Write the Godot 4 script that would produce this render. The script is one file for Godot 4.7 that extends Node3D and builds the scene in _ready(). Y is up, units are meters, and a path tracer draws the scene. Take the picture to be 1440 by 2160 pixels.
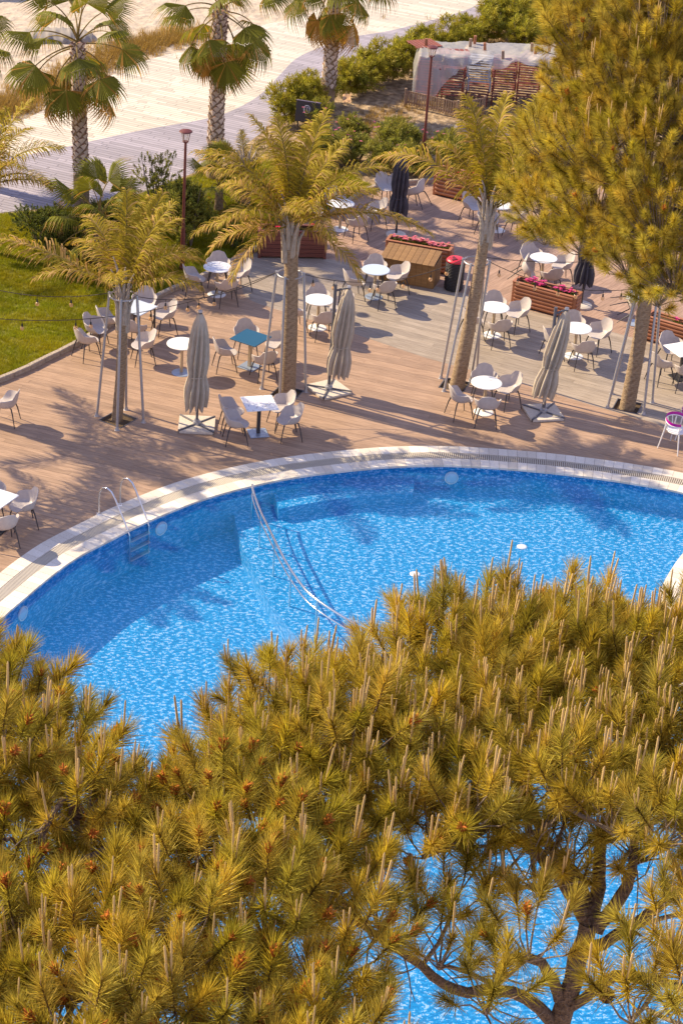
extends Node3D
# Hotel pool terrace seen from an upper floor: pool, timber and composite decks, palms, pines, garden and promenade.

var rng := RandomNumberGenerator.new()
var M := {}            # materials
var names := {}
var noises := {}

# ---------------------------------------------------------------- mesh builder
class MB:
	var v := PackedVector3Array()
	var n := PackedVector3Array()
	var c := PackedColorArray()
	var ix := PackedInt32Array()
	var col := Color(1, 1, 1)

	func vert(p: Vector3, nn: Vector3) -> int:
		v.append(p); n.append(nn); c.append(col)
		return v.size() - 1

	func tri(a: Vector3, b: Vector3, d: Vector3) -> void:      # clockwise seen from the front
		var nn := (d - a).cross(b - a).normalized()
		var k := v.size()
		v.append(a); v.append(b); v.append(d)
		n.append(nn); n.append(nn); n.append(nn)
		c.append(col); c.append(col); c.append(col)
		ix.append(k); ix.append(k + 1); ix.append(k + 2)

	func quad(a: Vector3, b: Vector3, d: Vector3, e: Vector3) -> void:
		var nn := (d - a).cross(b - a)
		nn = (nn if nn.length_squared() > 1e-14 else (e - a).cross(d - a)).normalized()
		var k := v.size()
		for p in [a, b, d, e]:
			v.append(p); n.append(nn); c.append(col)
		for i in [0, 1, 2, 0, 2, 3]:
			ix.append(k + i)

	# rows of points, smooth normals; closed: each row joins its ends
	func grid(rows: Array, closed := false) -> void:
		var k := v.size()
		var h := rows.size()
		var w: int = rows[0].size()
		for j in h:
			for i in w:
				var il := (i - 1 + w) % w if closed else maxi(i - 1, 0)
				var ir := (i + 1) % w if closed else mini(i + 1, w - 1)
				var du: Vector3 = rows[j][ir] - rows[j][il]
				var dv: Vector3 = rows[mini(j + 1, h - 1)][i] - rows[maxi(j - 1, 0)][i]
				var nn := dv.cross(du)
				if nn.length_squared() < 1e-16:
					var jj := 1 if j == 0 else h - 2
					du = rows[jj][ir] - rows[jj][il]
					nn = dv.cross(du)
				v.append(rows[j][i]); n.append(nn.normalized()); c.append(col)
		for j in h - 1:
			for i in (w if closed else w - 1):
				var i2 := (i + 1) % w
				var a := k + j * w + i
				var b := k + j * w + i2
				var d := k + (j + 1) * w + i
				var e := k + (j + 1) * w + i2
				for q in [a, b, e, a, e, d]:
					ix.append(q)

	# chamfered box with its own basis
	func box(at: Vector3, size: Vector3, b := Basis.IDENTITY, ch := 0.0) -> void:
		var h := size * 0.5
		if ch <= 0.0:
			var p := []
			for s in 8:
				p.append(at + b * Vector3(h.x * (1 if s & 1 else -1), h.y * (1 if s & 2 else -1), h.z * (1 if s & 4 else -1)))
			quad(p[2], p[3], p[1], p[0]); quad(p[5], p[7], p[6], p[4]); quad(p[6], p[7], p[3], p[2])
			quad(p[0], p[1], p[5], p[4]); quad(p[4], p[6], p[2], p[0]); quad(p[1], p[3], p[7], p[5])
			return
		var e := h - Vector3(ch, ch, ch)
		var f := func(sx, sy, sz, ax): 
			var q := Vector3(sx * e.x, sy * e.y, sz * e.z)
			q[ax] = h[ax] * [sx, sy, sz][ax]
			return at + b * q
		for ax in 3:
			var u := (ax + 1) % 3
			var w := (ax + 2) % 3
			for s in [-1, 1]:
				var pts := []
				for k in [[-1, -1], [1, -1], [1, 1], [-1, 1]]:
					var sg := [0, 0, 0]
					sg[ax] = s; sg[u] = k[0]; sg[w] = k[1]
					pts.append(f.call(sg[0], sg[1], sg[2], ax))
				if s > 0: quad(pts[3], pts[2], pts[1], pts[0])
				else: quad(pts[0], pts[1], pts[2], pts[3])
			for s1 in [-1, 1]:
				for s2 in [-1, 1]:
					var sa := [0, 0, 0]
					sa[u] = s1; sa[w] = s2
					var q := []
					for t in [-1, 1]:
						sa[ax] = t
						q.append(f.call(sa[0], sa[1], sa[2], u)); q.append(f.call(sa[0], sa[1], sa[2], w))
					if s1 * s2 > 0: quad(q[0], q[2], q[3], q[1])
					else: quad(q[1], q[3], q[2], q[0])
		for s in 8:
			var sx := 1 if s & 1 else -1
			var sy := 1 if s & 2 else -1
			var sz := 1 if s & 4 else -1
			var a: Vector3 = f.call(sx, sy, sz, 0)
			var bb: Vector3 = f.call(sx, sy, sz, 1)
			var d: Vector3 = f.call(sx, sy, sz, 2)
			if sx * sy * sz > 0: tri(a, d, bb)
			else: tri(a, bb, d)

	func tube(pts: Array, radii: Array, sides := 8, cap := true) -> void:
		var rows := []
		var side := Vector3.ZERO
		for i in pts.size():
			var t: Vector3 = (pts[mini(i + 1, pts.size() - 1)] - pts[maxi(i - 1, 0)]).normalized()
			if side == Vector3.ZERO:
				side = t.cross(Vector3.UP if absf(t.y) < 0.9 else Vector3.RIGHT).normalized()
			side = (side - t * side.dot(t)).normalized()
			var up := side.cross(t)
			var r: float = radii[i] if radii.size() > 1 else radii[0]
			var row := []
			for s in sides:
				var a := TAU * s / sides
				row.append(pts[i] + (side * cos(a) + up * sin(a)) * r)
			rows.append(row)
		grid(rows, true)
		if cap:
			for s in range(1, sides - 1):
				var ra: Array = rows[0]
				var rb: Array = rows[-1]
				tri(ra[0], ra[s + 1], ra[s])
				tri(rb[0], rb[s], rb[s + 1])

	# profile of (radius, height) turned about y at a place; sharp: each band has its own normals
	func lathe(at: Vector3, prof: Array, sides := 20, sharp := true) -> void:
		var rows := []
		for p in prof:
			var row := []
			for s in sides:
				var a := TAU * s / sides
				row.append(at + Vector3(cos(a) * p.x, p.y, sin(a) * p.x))
			rows.append(row)
		if sharp:
			for j in rows.size() - 1:
				grid([rows[j], rows[j + 1]], true)
		else:
			grid(rows, true)

	# flat polygon on y with sides down to y - depth
	func slab(poly: PackedVector2Array, y: float, depth: float, sides := true) -> void:
		var t := Geometry2D.triangulate_polygon(poly)
		for i in range(0, t.size(), 3):
			var a := poly[t[i]]
			var b := poly[t[i + 1]]
			var d := poly[t[i + 2]]
			var A := Vector3(a.x, y, a.y)
			var B := Vector3(b.x, y, b.y)
			var D := Vector3(d.x, y, d.y)
			if (D - A).cross(B - A).y > 0: tri(A, B, D)
			else: tri(A, D, B)
		if not sides: return
		var area := 0.0
		for i in poly.size():
			area += poly[i].cross(poly[(i + 1) % poly.size()])
		for i in poly.size():
			var a := poly[i]
			var b := poly[(i + 1) % poly.size()]
			if area < 0:
				var s := a
				a = b; b = s
			quad(Vector3(b.x, y, b.y), Vector3(a.x, y, a.y), Vector3(a.x, y - depth, a.y), Vector3(b.x, y - depth, b.y))

	func mesh() -> ArrayMesh:
		var arr := []
		arr.resize(Mesh.ARRAY_MAX)
		arr[Mesh.ARRAY_VERTEX] = v
		arr[Mesh.ARRAY_NORMAL] = n
		arr[Mesh.ARRAY_COLOR] = c
		arr[Mesh.ARRAY_INDEX] = ix
		var m := ArrayMesh.new()
		m.add_surface_from_arrays(Mesh.PRIMITIVE_TRIANGLES, arr)
		return m

# ---------------------------------------------------------------- naming and nodes
func numbered(called: String) -> String:
	var k: int = names.get(called, -1) + 1
	names[called] = k
	return called if k == 0 else "%s_%03d" % [called, k]

func tag(o: Node, label := "", category := "", group := "", kind := "") -> void:
	if label: o.set_meta("label", label)
	if category: o.set_meta("category", category)
	if group: o.set_meta("group", group)
	if kind: o.set_meta("kind", kind)

func thing(called: String, label: String, category: String, at := Vector3.ZERO, turn := 0.0, group := "") -> Node3D:
	var o := Node3D.new()
	o.name = numbered(called)
	add_child(o)
	o.position = at
	o.rotation.y = turn
	tag(o, label, category, group)
	return o

func part(called: String, m, mat: Material, parent: Node, at := Transform3D.IDENTITY, kind := "") -> MeshInstance3D:
	var o := MeshInstance3D.new()
	o.name = called
	o.mesh = m.mesh() if m is MB else m
	o.material_override = mat
	o.transform = at
	parent.add_child(o, true)
	if kind: o.set_meta("kind", kind)
	return o

func single(called: String, m, mat: Material, label: String, category: String, group := "", at := Transform3D.IDENTITY) -> MeshInstance3D:
	var o := part(numbered(called), m, mat, self, at)
	tag(o, label, category, group)
	return o

func setting(called: String, m, mat: Material) -> MeshInstance3D:
	return part(called, m, mat, self, Transform3D.IDENTITY, "structure")

func scatter(called: String, mesh: Mesh, mat: Material, parent: Node, places: Array, tints := [], kind := "stuff") -> MultiMeshInstance3D:
	var mm := MultiMesh.new()
	mm.transform_format = MultiMesh.TRANSFORM_3D
	mm.use_colors = tints.size() > 0
	mm.mesh = mesh
	mm.instance_count = places.size()
	for i in places.size():
		mm.set_instance_transform(i, places[i])
		if tints.size() > 0: mm.set_instance_color(i, tints[i])
	var o := MultiMeshInstance3D.new()
	o.name = called
	o.multimesh = mm
	o.material_override = mat
	parent.add_child(o, true)
	if kind: o.set_meta("kind", kind)
	return o

# ---------------------------------------------------------------- materials (colours are linear values)
func lin(r: float, g: float, b: float, a := 1.0) -> Color:
	var k := Color(r, g, b).linear_to_srgb()
	k.a = a
	return k

func plain(r: float, g: float, b: float, rough := 0.6, metal := 0.0) -> StandardMaterial3D:
	var m := StandardMaterial3D.new()
	m.albedo_color = lin(r, g, b)
	m.roughness = rough
	m.metallic = metal
	return m

func noise_tex(freq: float, seed_: int, octaves: int, ramp: Gradient, size := 512) -> NoiseTexture2D:
	var f := FastNoiseLite.new()
	f.noise_type = FastNoiseLite.TYPE_SIMPLEX_SMOOTH
	f.seed = seed_
	f.frequency = freq
	f.fractal_octaves = octaves
	var t := NoiseTexture2D.new()
	t.width = size; t.height = size
	t.seamless = true
	t.noise = f
	if ramp: t.color_ramp = ramp
	return t

func ramp(a: Color, b: Color, mid := 0.5, soft := 0.5) -> Gradient:
	var g := Gradient.new()
	g.set_color(0, a); g.set_color(1, b)
	g.set_offset(0, clampf(mid - soft, 0, 1)); g.set_offset(1, clampf(mid + soft, 0, 1))
	return g

# two tones mixed by noise; scale = repeats per metre on each axis, relief in centimetres
func grained(a: Color, b: Color, rough: float, scale: Vector3, freq := 0.012, relief := 0.0, world := false, seed_ := 1, octaves := 4) -> StandardMaterial3D:
	var m := StandardMaterial3D.new()
	m.albedo_texture = noise_tex(freq, seed_, octaves, ramp(a, b, 0.5, 0.32))
	m.roughness = rough
	m.uv1_triplanar = true
	m.uv1_world_triplanar = world
	m.uv1_scale = scale
	if relief > 0:
		m.heightmap_enabled = true
		var key := "%f_%d_%d" % [freq, seed_, octaves]
		if not noises.has(key): noises[key] = noise_tex(freq, seed_, octaves, null)
		m.heightmap_texture = noises[key]
		m.heightmap_scale = relief
	return m

func leafy(rough := 0.6, back := Color(0.55, 0.5, 0.1)) -> StandardMaterial3D:
	var m := StandardMaterial3D.new()
	m.vertex_color_use_as_albedo = true
	m.roughness = rough
	m.metallic_specular = 0.28
	m.backlight_enabled = true
	m.backlight = back
	return m

func materials() -> void:
	M.white_top = plain(0.78, 0.77, 0.76, 0.35)
	M.shell = grained(lin(0.47, 0.41, 0.385), lin(0.53, 0.47, 0.44), 0.5, Vector3(1.5, 1.5, 1.5), 0.01, 0.0, false, 3)
	M.leg = plain(0.045, 0.04, 0.045, 0.45)
	M.steel = plain(0.55, 0.54, 0.55, 0.28, 0.9)
	M.chrome = plain(0.75, 0.74, 0.73, 0.12, 1.0)
	M.pole_beige = plain(0.5, 0.4, 0.27, 0.4, 0.3)
	M.galv = grained(lin(0.36, 0.35, 0.37), lin(0.46, 0.45, 0.46), 0.42, Vector3(3, 3, 3), 0.02, 0.0, false, 8)
	M.galv.metallic = 0.55
	M.dark_metal = plain(0.11, 0.105, 0.12, 0.5)
	M.black = plain(0.015, 0.014, 0.016, 0.6)
	M.teal = plain(0.008, 0.085, 0.17, 0.4)
	M.base_blue = plain(0.36, 0.42, 0.52, 0.3, 0.4)
	M.canvas = grained(lin(0.42, 0.345, 0.26), lin(0.52, 0.44, 0.35), 0.85, Vector3(2, 0.6, 2), 0.015, 0.15, false, 5)
	M.canvas.backlight_enabled = true
	M.canvas.backlight = Color(0.35, 0.3, 0.22)
	M.canvas_dark = grained(lin(0.045, 0.042, 0.055), lin(0.075, 0.07, 0.085), 0.85, Vector3(2, 0.6, 2), 0.015, 0.15, false, 6)
	M.slab = grained(lin(0.55, 0.47, 0.38), lin(0.64, 0.56, 0.47), 0.85, Vector3(1, 1, 1), 0.03, 0.1, false, 7)
	M.lamp_paint = plain(0.13, 0.028, 0.022, 0.5)
	M.lamp_glass = plain(0.8, 0.75, 0.7, 0.1)
	M.lamp_glass.transparency = BaseMaterial3D.TRANSPARENCY_ALPHA
	M.lamp_glass.albedo_color.a = 0.25
	M.bulb = plain(0.75, 0.42, 0.16, 0.08)
	M.bulb.transparency = BaseMaterial3D.TRANSPARENCY_ALPHA
	M.bulb.albedo_color.a = 0.5
	M.wire = plain(0.06, 0.045, 0.04, 0.7)
	M.soil = grained(lin(0.07, 0.045, 0.025), lin(0.16, 0.1, 0.05), 0.95, Vector3(2, 2, 2), 0.03, 2.0, true, 9)
	M.stone = grained(lin(0.3, 0.235, 0.18), lin(0.46, 0.38, 0.3), 0.9, Vector3(1.2, 1.2, 1.2), 0.02, 0.8, true, 10)
	M.sand = grained(lin(0.44, 0.35, 0.255), lin(0.56, 0.46, 0.35), 0.95, Vector3(0.16, 0.16, 0.16), 0.02, 6.0, true, 11, 6)
	M.dirt = grained(lin(0.2, 0.13, 0.07), lin(0.46, 0.33, 0.2), 0.95, Vector3(0.3, 0.3, 0.3), 0.02, 5.0, true, 12, 5)
	M.turf = grained(lin(0.13, 0.12, 0.01), lin(0.24, 0.22, 0.02), 0.95, Vector3(0.5, 0.5, 0.5), 0.02, 4.0, true, 13, 5)
	M.subfloor = plain(0.05, 0.035, 0.03, 0.9)
	M.coping = []
	for k in 4:
		var t := 0.05 * k
		M.coping.append(grained(lin(0.62 + t, 0.54 + t, 0.44 + t * 0.9), lin(0.7 + t, 0.62 + t, 0.52 + t), 0.75, Vector3(2, 2, 2), 0.02, 0.1, true, 20 + k, 3))
	M.grate = plain(0.6, 0.53, 0.43, 0.6)
	M.deck_brown = wood_set(Color(0.365, 0.237, 0.155), 30, 0.55)
	M.deck_grey = wood_set(Color(0.34, 0.275, 0.215), 40, 0.6)
	M.deck_wood = wood_set(Color(0.36, 0.23, 0.165), 50, 0.8)
	M.log = wood_set(Color(0.36, 0.14, 0.065), 60, 0.55)
	M.red_wood = wood_set(Color(0.17, 0.05, 0.032), 70, 0.6)
	M.chest = wood_set(Color(0.27, 0.145, 0.05), 80, 0.6)
	M.pale_wood = wood_set(Color(0.34, 0.23, 0.16), 90, 0.8)
	M.stack_wood = wood_set(Color(0.22, 0.055, 0.035), 95, 0.6)
	M.stack_grey = plain(0.36, 0.36, 0.4, 0.6)
	M.lid_red = plain(0.6, 0.02, 0.045, 0.4)
	M.plastic_sheet = plain(0.72, 0.69, 0.68, 0.3)
	M.plastic_sheet.transparency = BaseMaterial3D.TRANSPARENCY_ALPHA
	M.plastic_sheet.albedo_color.a = 0.42
	M.paper = plain(0.75, 0.72, 0.7, 0.7)
	M.needle = leafy(0.55, Color(0.95, 0.93, 0.8))
	M.candle = leafy(0.8, Color(0.1, 0.08, 0.03))
	M.frond = leafy(0.55, Color(0.95, 0.92, 0.75))
	M.leaf = leafy(0.55, Color(0.95, 0.95, 0.75))
	M.bark = grained(lin(0.085, 0.05, 0.032), lin(0.23, 0.15, 0.1), 0.95, Vector3(2, 2, 2), 0.03, 3.0, false, 14, 5)
	M.twig = grained(lin(0.16, 0.115, 0.085), lin(0.3, 0.235, 0.19), 0.9, Vector3(3, 3, 3), 0.03, 0.6, false, 15)
	M.palm_bark = grained(lin(0.2, 0.13, 0.075), lin(0.4, 0.29, 0.18), 0.9, Vector3(0.8, 3, 0.8), 0.02, 1.5, false, 16, 5)
	M.palm_grey = grained(lin(0.3, 0.24, 0.18), lin(0.5, 0.42, 0.34), 0.85, Vector3(3, 0.5, 3), 0.02, 1.5, false, 17, 4)
	M.boot = leafy(0.85, Color(0.02, 0.02, 0.02))
	M.magenta = plain(0.42, 0.0, 0.3, 0.35)
	M.sign = plain(0.035, 0.032, 0.042, 0.45)
	M.sign_print = plain(0.55, 0.53, 0.62, 0.6)
	marble()
	promenade_mats()
	mosaic()

var wood_base: StandardMaterial3D = null
func wood_set(k: Color, seed_: int, rough: float) -> Array:
	var out := []
	if wood_base == null:
		wood_base = grained(lin(0.68, 0.66, 0.64), lin(0.98, 0.98, 0.98), rough, Vector3(0.25, 3.5, 3.5), 0.012, 0.25, false, 30, 5)
	for i in 4:
		var s := (0.9 + 0.07 * i) * 1.2
		var m: StandardMaterial3D = wood_base.duplicate()
		m.albedo_texture = wood_base.albedo_texture
		m.heightmap_texture = wood_base.heightmap_texture
		m.albedo_color = lin(k.r * s, k.g * s, k.b * s)
		m.roughness = rough
		m.uv1_offset = Vector3(seed_ * 0.37 + i * 0.21, i * 0.13, i * 0.29)
		out.append(m)
	return out

func marble() -> void:
	var f := FastNoiseLite.new()
	f.seed = 5; f.frequency = 0.011; f.fractal_octaves = 4
	var g := FastNoiseLite.new()
	g.seed = 9; g.frequency = 0.02
	var im := Image.create(256, 256, false, Image.FORMAT_RGB8)
	for y in 256:
		for x in 256:
			var a := absf(f.get_noise_2d(x + y * 0.4, y))
			var k := clampf(1.0 - a * 13.0, 0, 1) * clampf(g.get_noise_2d(x, y) * 2.2 + 0.35, 0, 1)
			var s := 0.93 - 0.5 * k
			im.set_pixel(x, y, Color(s, s * 0.995, s + 0.01 * k))
	var m := StandardMaterial3D.new()
	m.albedo_texture = ImageTexture.create_from_image(im)
	m.roughness = 0.22
	m.uv1_triplanar = true
	m.uv1_scale = Vector3(1.3, 1.3, 1.3)
	M.marble = m

func promenade_mats() -> void:
	# imprinted concrete: plank pattern pressed a few millimetres into the slab
	var f := FastNoiseLite.new()
	f.seed = 4; f.frequency = 0.02; f.fractal_octaves = 5
	var r := RandomNumberGenerator.new()
	r.seed = 77
	var h := Image.create(1024, 1024, false, Image.FORMAT_RGB8)
	var tone := Image.create(1024, 1024, false, Image.FORMAT_RGB8)
	var rows := 32
	var ph := 1024 / rows
	for j in rows:
		var off := r.randi_range(0, 300)
		var ends := []
		var x0 := off
		while x0 < 1024 + off:
			ends.append(x0 % 1024)
			x0 += r.randi_range(230, 400)
		var shade := []
		for k in ends.size() + 1: shade.append(r.randf_range(0.9, 1.04))
		for x in 1024:
			var cell := 0
			var near := 1000
			for k in ends.size():
				if x >= ends[k]: cell = k + 1
				near = mini(near, absi(x - ends[k]))
			for y in ph:
				var e := mini(y, ph - 1 - y)
				var d := clampf(minf(e, near) / 3.0, 0, 1)
				var nz := f.get_noise_2d(x * 0.35, (j * ph + y) * 3.0) * 0.5 + 0.5
				var hv := d * (0.75 + 0.25 * nz)
				h.set_pixel(x, j * ph + y, Color(hv, hv, hv))
				var tv: float = (0.6 + 0.12 * nz + 0.26 * d) * shade[cell]
				tone.set_pixel(x, j * ph + y, Color(minf(tv, 1), minf(tv, 1), minf(tv, 1)))
	var ht := ImageTexture.create_from_image(h)
	var tt := ImageTexture.create_from_image(tone)
	var mk := func(k: Color):
		var m := StandardMaterial3D.new()
		m.albedo_color = k
		m.albedo_texture = tt
		m.roughness = 0.8
		m.uv1_triplanar = true
		m.uv1_scale = Vector3(0.2, 0.2, 0.2)
		m.heightmap_enabled = true
		m.heightmap_texture = ht
		m.heightmap_scale = 1.2
		return m
	M.cream = mk.call(lin(0.8, 0.7, 0.57))
	M.lilac = mk.call(lin(0.45, 0.4, 0.45))

func mosaic() -> void:
	# glass mosaic: small square tiles of several blues, pale clusters painting in sunlight ripples
	var r := RandomNumberGenerator.new()
	r.seed = 21
	var f := FastNoiseLite.new()
	f.seed = 31; f.frequency = 0.16; f.fractal_octaves = 2
	var im := Image.create(1024, 1024, false, Image.FORMAT_RGB8)
	var nt := 256
	var ts := 1024 / nt
	for j in nt:
		for i in nt:
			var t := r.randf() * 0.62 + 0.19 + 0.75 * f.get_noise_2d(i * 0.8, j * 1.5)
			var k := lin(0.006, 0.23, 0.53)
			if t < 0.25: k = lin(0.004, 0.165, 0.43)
			elif t > 0.82: k = lin(0.36, 0.55, 0.8)  # pale tiles: sun flecks under the water, put into the tile colour
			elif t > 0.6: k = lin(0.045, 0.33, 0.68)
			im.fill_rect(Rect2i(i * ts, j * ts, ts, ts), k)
	var m := StandardMaterial3D.new()
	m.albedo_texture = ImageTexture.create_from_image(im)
	m.roughness = 0.35
	m.uv1_triplanar = true
	m.uv1_world_triplanar = true
	m.uv1_scale = Vector3(0.2, 0.2, 0.2)
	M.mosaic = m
	var w := plain(0.0, 0.3, 0.62, 0.04)
	w.transparency = BaseMaterial3D.TRANSPARENCY_ALPHA
	w.albedo_color.a = 0.15
	w.metallic_specular = 0.32
	w.normal_enabled = true
	var nf := FastNoiseLite.new()
	nf.seed = 2; nf.frequency = 0.02; nf.fractal_octaves = 3
	var t2 := NoiseTexture2D.new()
	t2.width = 512; t2.height = 512; t2.seamless = true; t2.as_normal_map = true; t2.bump_strength = 3.0; t2.noise = nf
	w.normal_texture = t2
	w.normal_scale = 0.5
	w.uv1_triplanar = true
	w.uv1_world_triplanar = true
	w.uv1_scale = Vector3(0.4, 0.4, 0.4)
	M.water = w

# ---------------------------------------------------------------- plane geometry helpers
func pv(a: Array) -> PackedVector2Array:
	var p := PackedVector2Array()
	for q in a: p.append(Vector2(q[0], q[1]))
	return p

func smooth(a: PackedVector2Array, n := 6, closed := false) -> PackedVector2Array:
	var out := PackedVector2Array()
	var c := a.size()
	for i in (c if closed else c - 1):
		var p0 := a[(i - 1 + c) % c] if closed else a[maxi(i - 1, 0)]
		var p3 := a[(i + 2) % c] if closed else a[mini(i + 2, c - 1)]
		for k in n:
			out.append(a[i].cubic_interpolate(a[(i + 1) % c], p0, p3, float(k) / n))
	if not closed: out.append(a[c - 1])
	return out

func even(a: PackedVector2Array, step: float, closed := false) -> PackedVector2Array:
	var out := PackedVector2Array([a[0]])
	var left := step
	for i in (a.size() if closed else a.size() - 1):
		var p := a[i]
		var q := a[(i + 1) % a.size()]
		var d := p.distance_to(q)
		while d >= left:
			p = p + (q - p).normalized() * left
			out.append(p)
			d -= left
			left = step
		left -= d
	return out

func shifted(a: PackedVector2Array, by: float) -> PackedVector2Array:    # closed curve moved along its right-hand normals
	var out := PackedVector2Array()
	var c := a.size()
	for i in c:
		var t := (a[(i + 1) % c] - a[(i - 1 + c) % c]).normalized()
		out.append(a[i] + Vector2(-t.y, t.x) * by)
	return out

# ---------------------------------------------------------------- outline data (metres, x across, z away negative)
const POOL := [[-6.3, -31.8], [-6.02, -32.64], [-5.8, -33.17], [-5.48, -33.93], [-5.06, -34.76], [-4.44, -35.62], [-3.78, -36.47], [-2.83, -37.46], [-1.81, -38.22], [-0.95, -38.71], [-0.06, -39.09], [0.94, -39.44], [1.95, -39.66], [2.97, -39.74], [4.49, -39.7], [6.0, -39.51], [7.19, -39.22], [7.95, -38.75], [8.0, -38.1], [7.5, -37.4], [6.91, -36.58], [6.26, -34.85], [6.1, -33.0], [6.5, -31.0], [7.3, -28.0], [7.4, -24.0], [6.0, -19.6], [0.0, -17.6], [-5.0, -18.6], [-7.6, -22.0], [-7.6, -26.0], [-6.9, -29.8]]
const KERB := [[-10.2, -39.2], [-8.7, -41.1], [-7.84, -42.15], [-7.41, -42.72], [-6.98, -43.42], [-6.45, -44.29], [-5.6, -45.95], [-4.71, -47.66], [-4.19, -48.35], [-3.15, -50.1], [-2.87, -50.6], [-1.61, -52.65], [-0.69, -54.2], [0.27, -56.01], [1.82, -56.82], [4.2, -57.5], [9.5, -58.6]]
const GREY_LOW := [[-3.12, -50.1], [-2.88, -48.35], [-2.65, -47.7], [-2.07, -47.28], [-1.74, -47.1], [-0.79, -46.57], [0.21, -45.97], [1.41, -45.22], [2.08, -44.86], [3.96, -44.0], [5.22, -43.28], [5.85, -42.95], [6.79, -42.48], [7.52, -42.15], [11.0, -40.9]]
const GREY_UP := [[-2.87, -50.75], [-1.95, -50.72], [-0.92, -50.65], [0.18, -50.3], [2.62, -49.04], [3.83, -48.45], [5.66, -47.64], [6.97, -46.94], [7.95, -46.34], [11.0, -44.7]]
const PITS := [[-5.0, -40.72, 0.62, 0.55], [-1.42, -42.62, 0.6, 0.35], [2.38, -43.66, 0.6, 0.3], [6.34, -43.2, 0.6, 0.3]]
var pool := PackedVector2Array()
var pool_out := PackedVector2Array()

func pit_poly(p: Array) -> PackedVector2Array:
	var out := PackedVector2Array()
	for k in 4:
		var a: float = p[3] + PI / 4 + k * PI / 2
		out.append(Vector2(p[0], p[1]) + Vector2(cos(a), sin(a)) * p[2] * 0.7071)
	return out

# ---------------------------------------------------------------- setting
func _ready() -> void:
	rng.seed = 4242
	# camera: upper floor, looking down over the pool
	var cam := Camera3D.new()
	cam.name = "camera"
	cam.fov = 27.45
	cam.near = 0.1
	cam.far = 3000.0
	add_child(cam)
	cam.transform = Transform3D(Basis(Vector3(0.99742303, 0.06254823, -0.03514292), Vector3(-0.07174473, 0.86956979, -0.48857044), Vector3(0.0, 0.48983272, 0.87181644)).orthonormalized(), Vector3(0, 20.968, 0))
	cam.current = true
	# sky and exposure
	var env := Environment.new()
	env.background_mode = Environment.BG_SKY
	var sm := ProceduralSkyMaterial.new()
	sm.sky_top_color = lin(0.23, 0.29, 0.54)
	sm.sky_horizon_color = lin(0.64, 0.6, 0.68)
	sm.sky_curve = 0.25
	sm.ground_bottom_color = lin(0.3, 0.26, 0.22)
	sm.ground_horizon_color = lin(0.5, 0.46, 0.44)
	sm.sun_angle_max = 20.0
	var sky := Sky.new()
	sky.sky_material = sm
	env.sky = sky
	env.tonemap_mode = Environment.TONE_MAPPER_LINEAR
	env.tonemap_exposure = 1.66
	env.sdfgi_enabled = true
	env.ssao_enabled = true
	env.ssil_enabled = true
	var we := WorldEnvironment.new()
	we.name = "environment"
	we.environment = env
	add_child(we)
	# late-afternoon sun from the left, 36 degrees high
	var sun := DirectionalLight3D.new()
	sun.name = "sun"
	sun.light_energy = 1.6
	sun.light_color = Color(1.0, 0.925, 0.78)
	sun.light_angular_distance = 0.55
	sun.shadow_enabled = true
	add_child(sun)
	var el := deg_to_rad(36.4)
	var az := deg_to_rad(22.5)
	sun.look_at_from_position(Vector3(-cos(az) * cos(el), sin(el), -sin(az) * cos(el)) * 50.0, Vector3.ZERO)

	materials()
	pool = even(smooth(pv(POOL), 10, true), 0.2, true)
	var area := 0.0
	for i in pool.size(): area += pool[i].cross(pool[(i + 1) % pool.size()])
	if area < 0: pool.reverse()
	# outward shift for this winding
	pool_out = shifted(pool, -0.86)
	build_ground()
	build_pool()
	build_decks()
	build_garden_ground()
	build_furniture()
	build_umbrellas()
	build_guards_and_lights()
	build_planters()
	build_lamps_and_misc()
	build_palms()
	build_shrubs()
	build_stack()
	build_pines()

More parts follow.
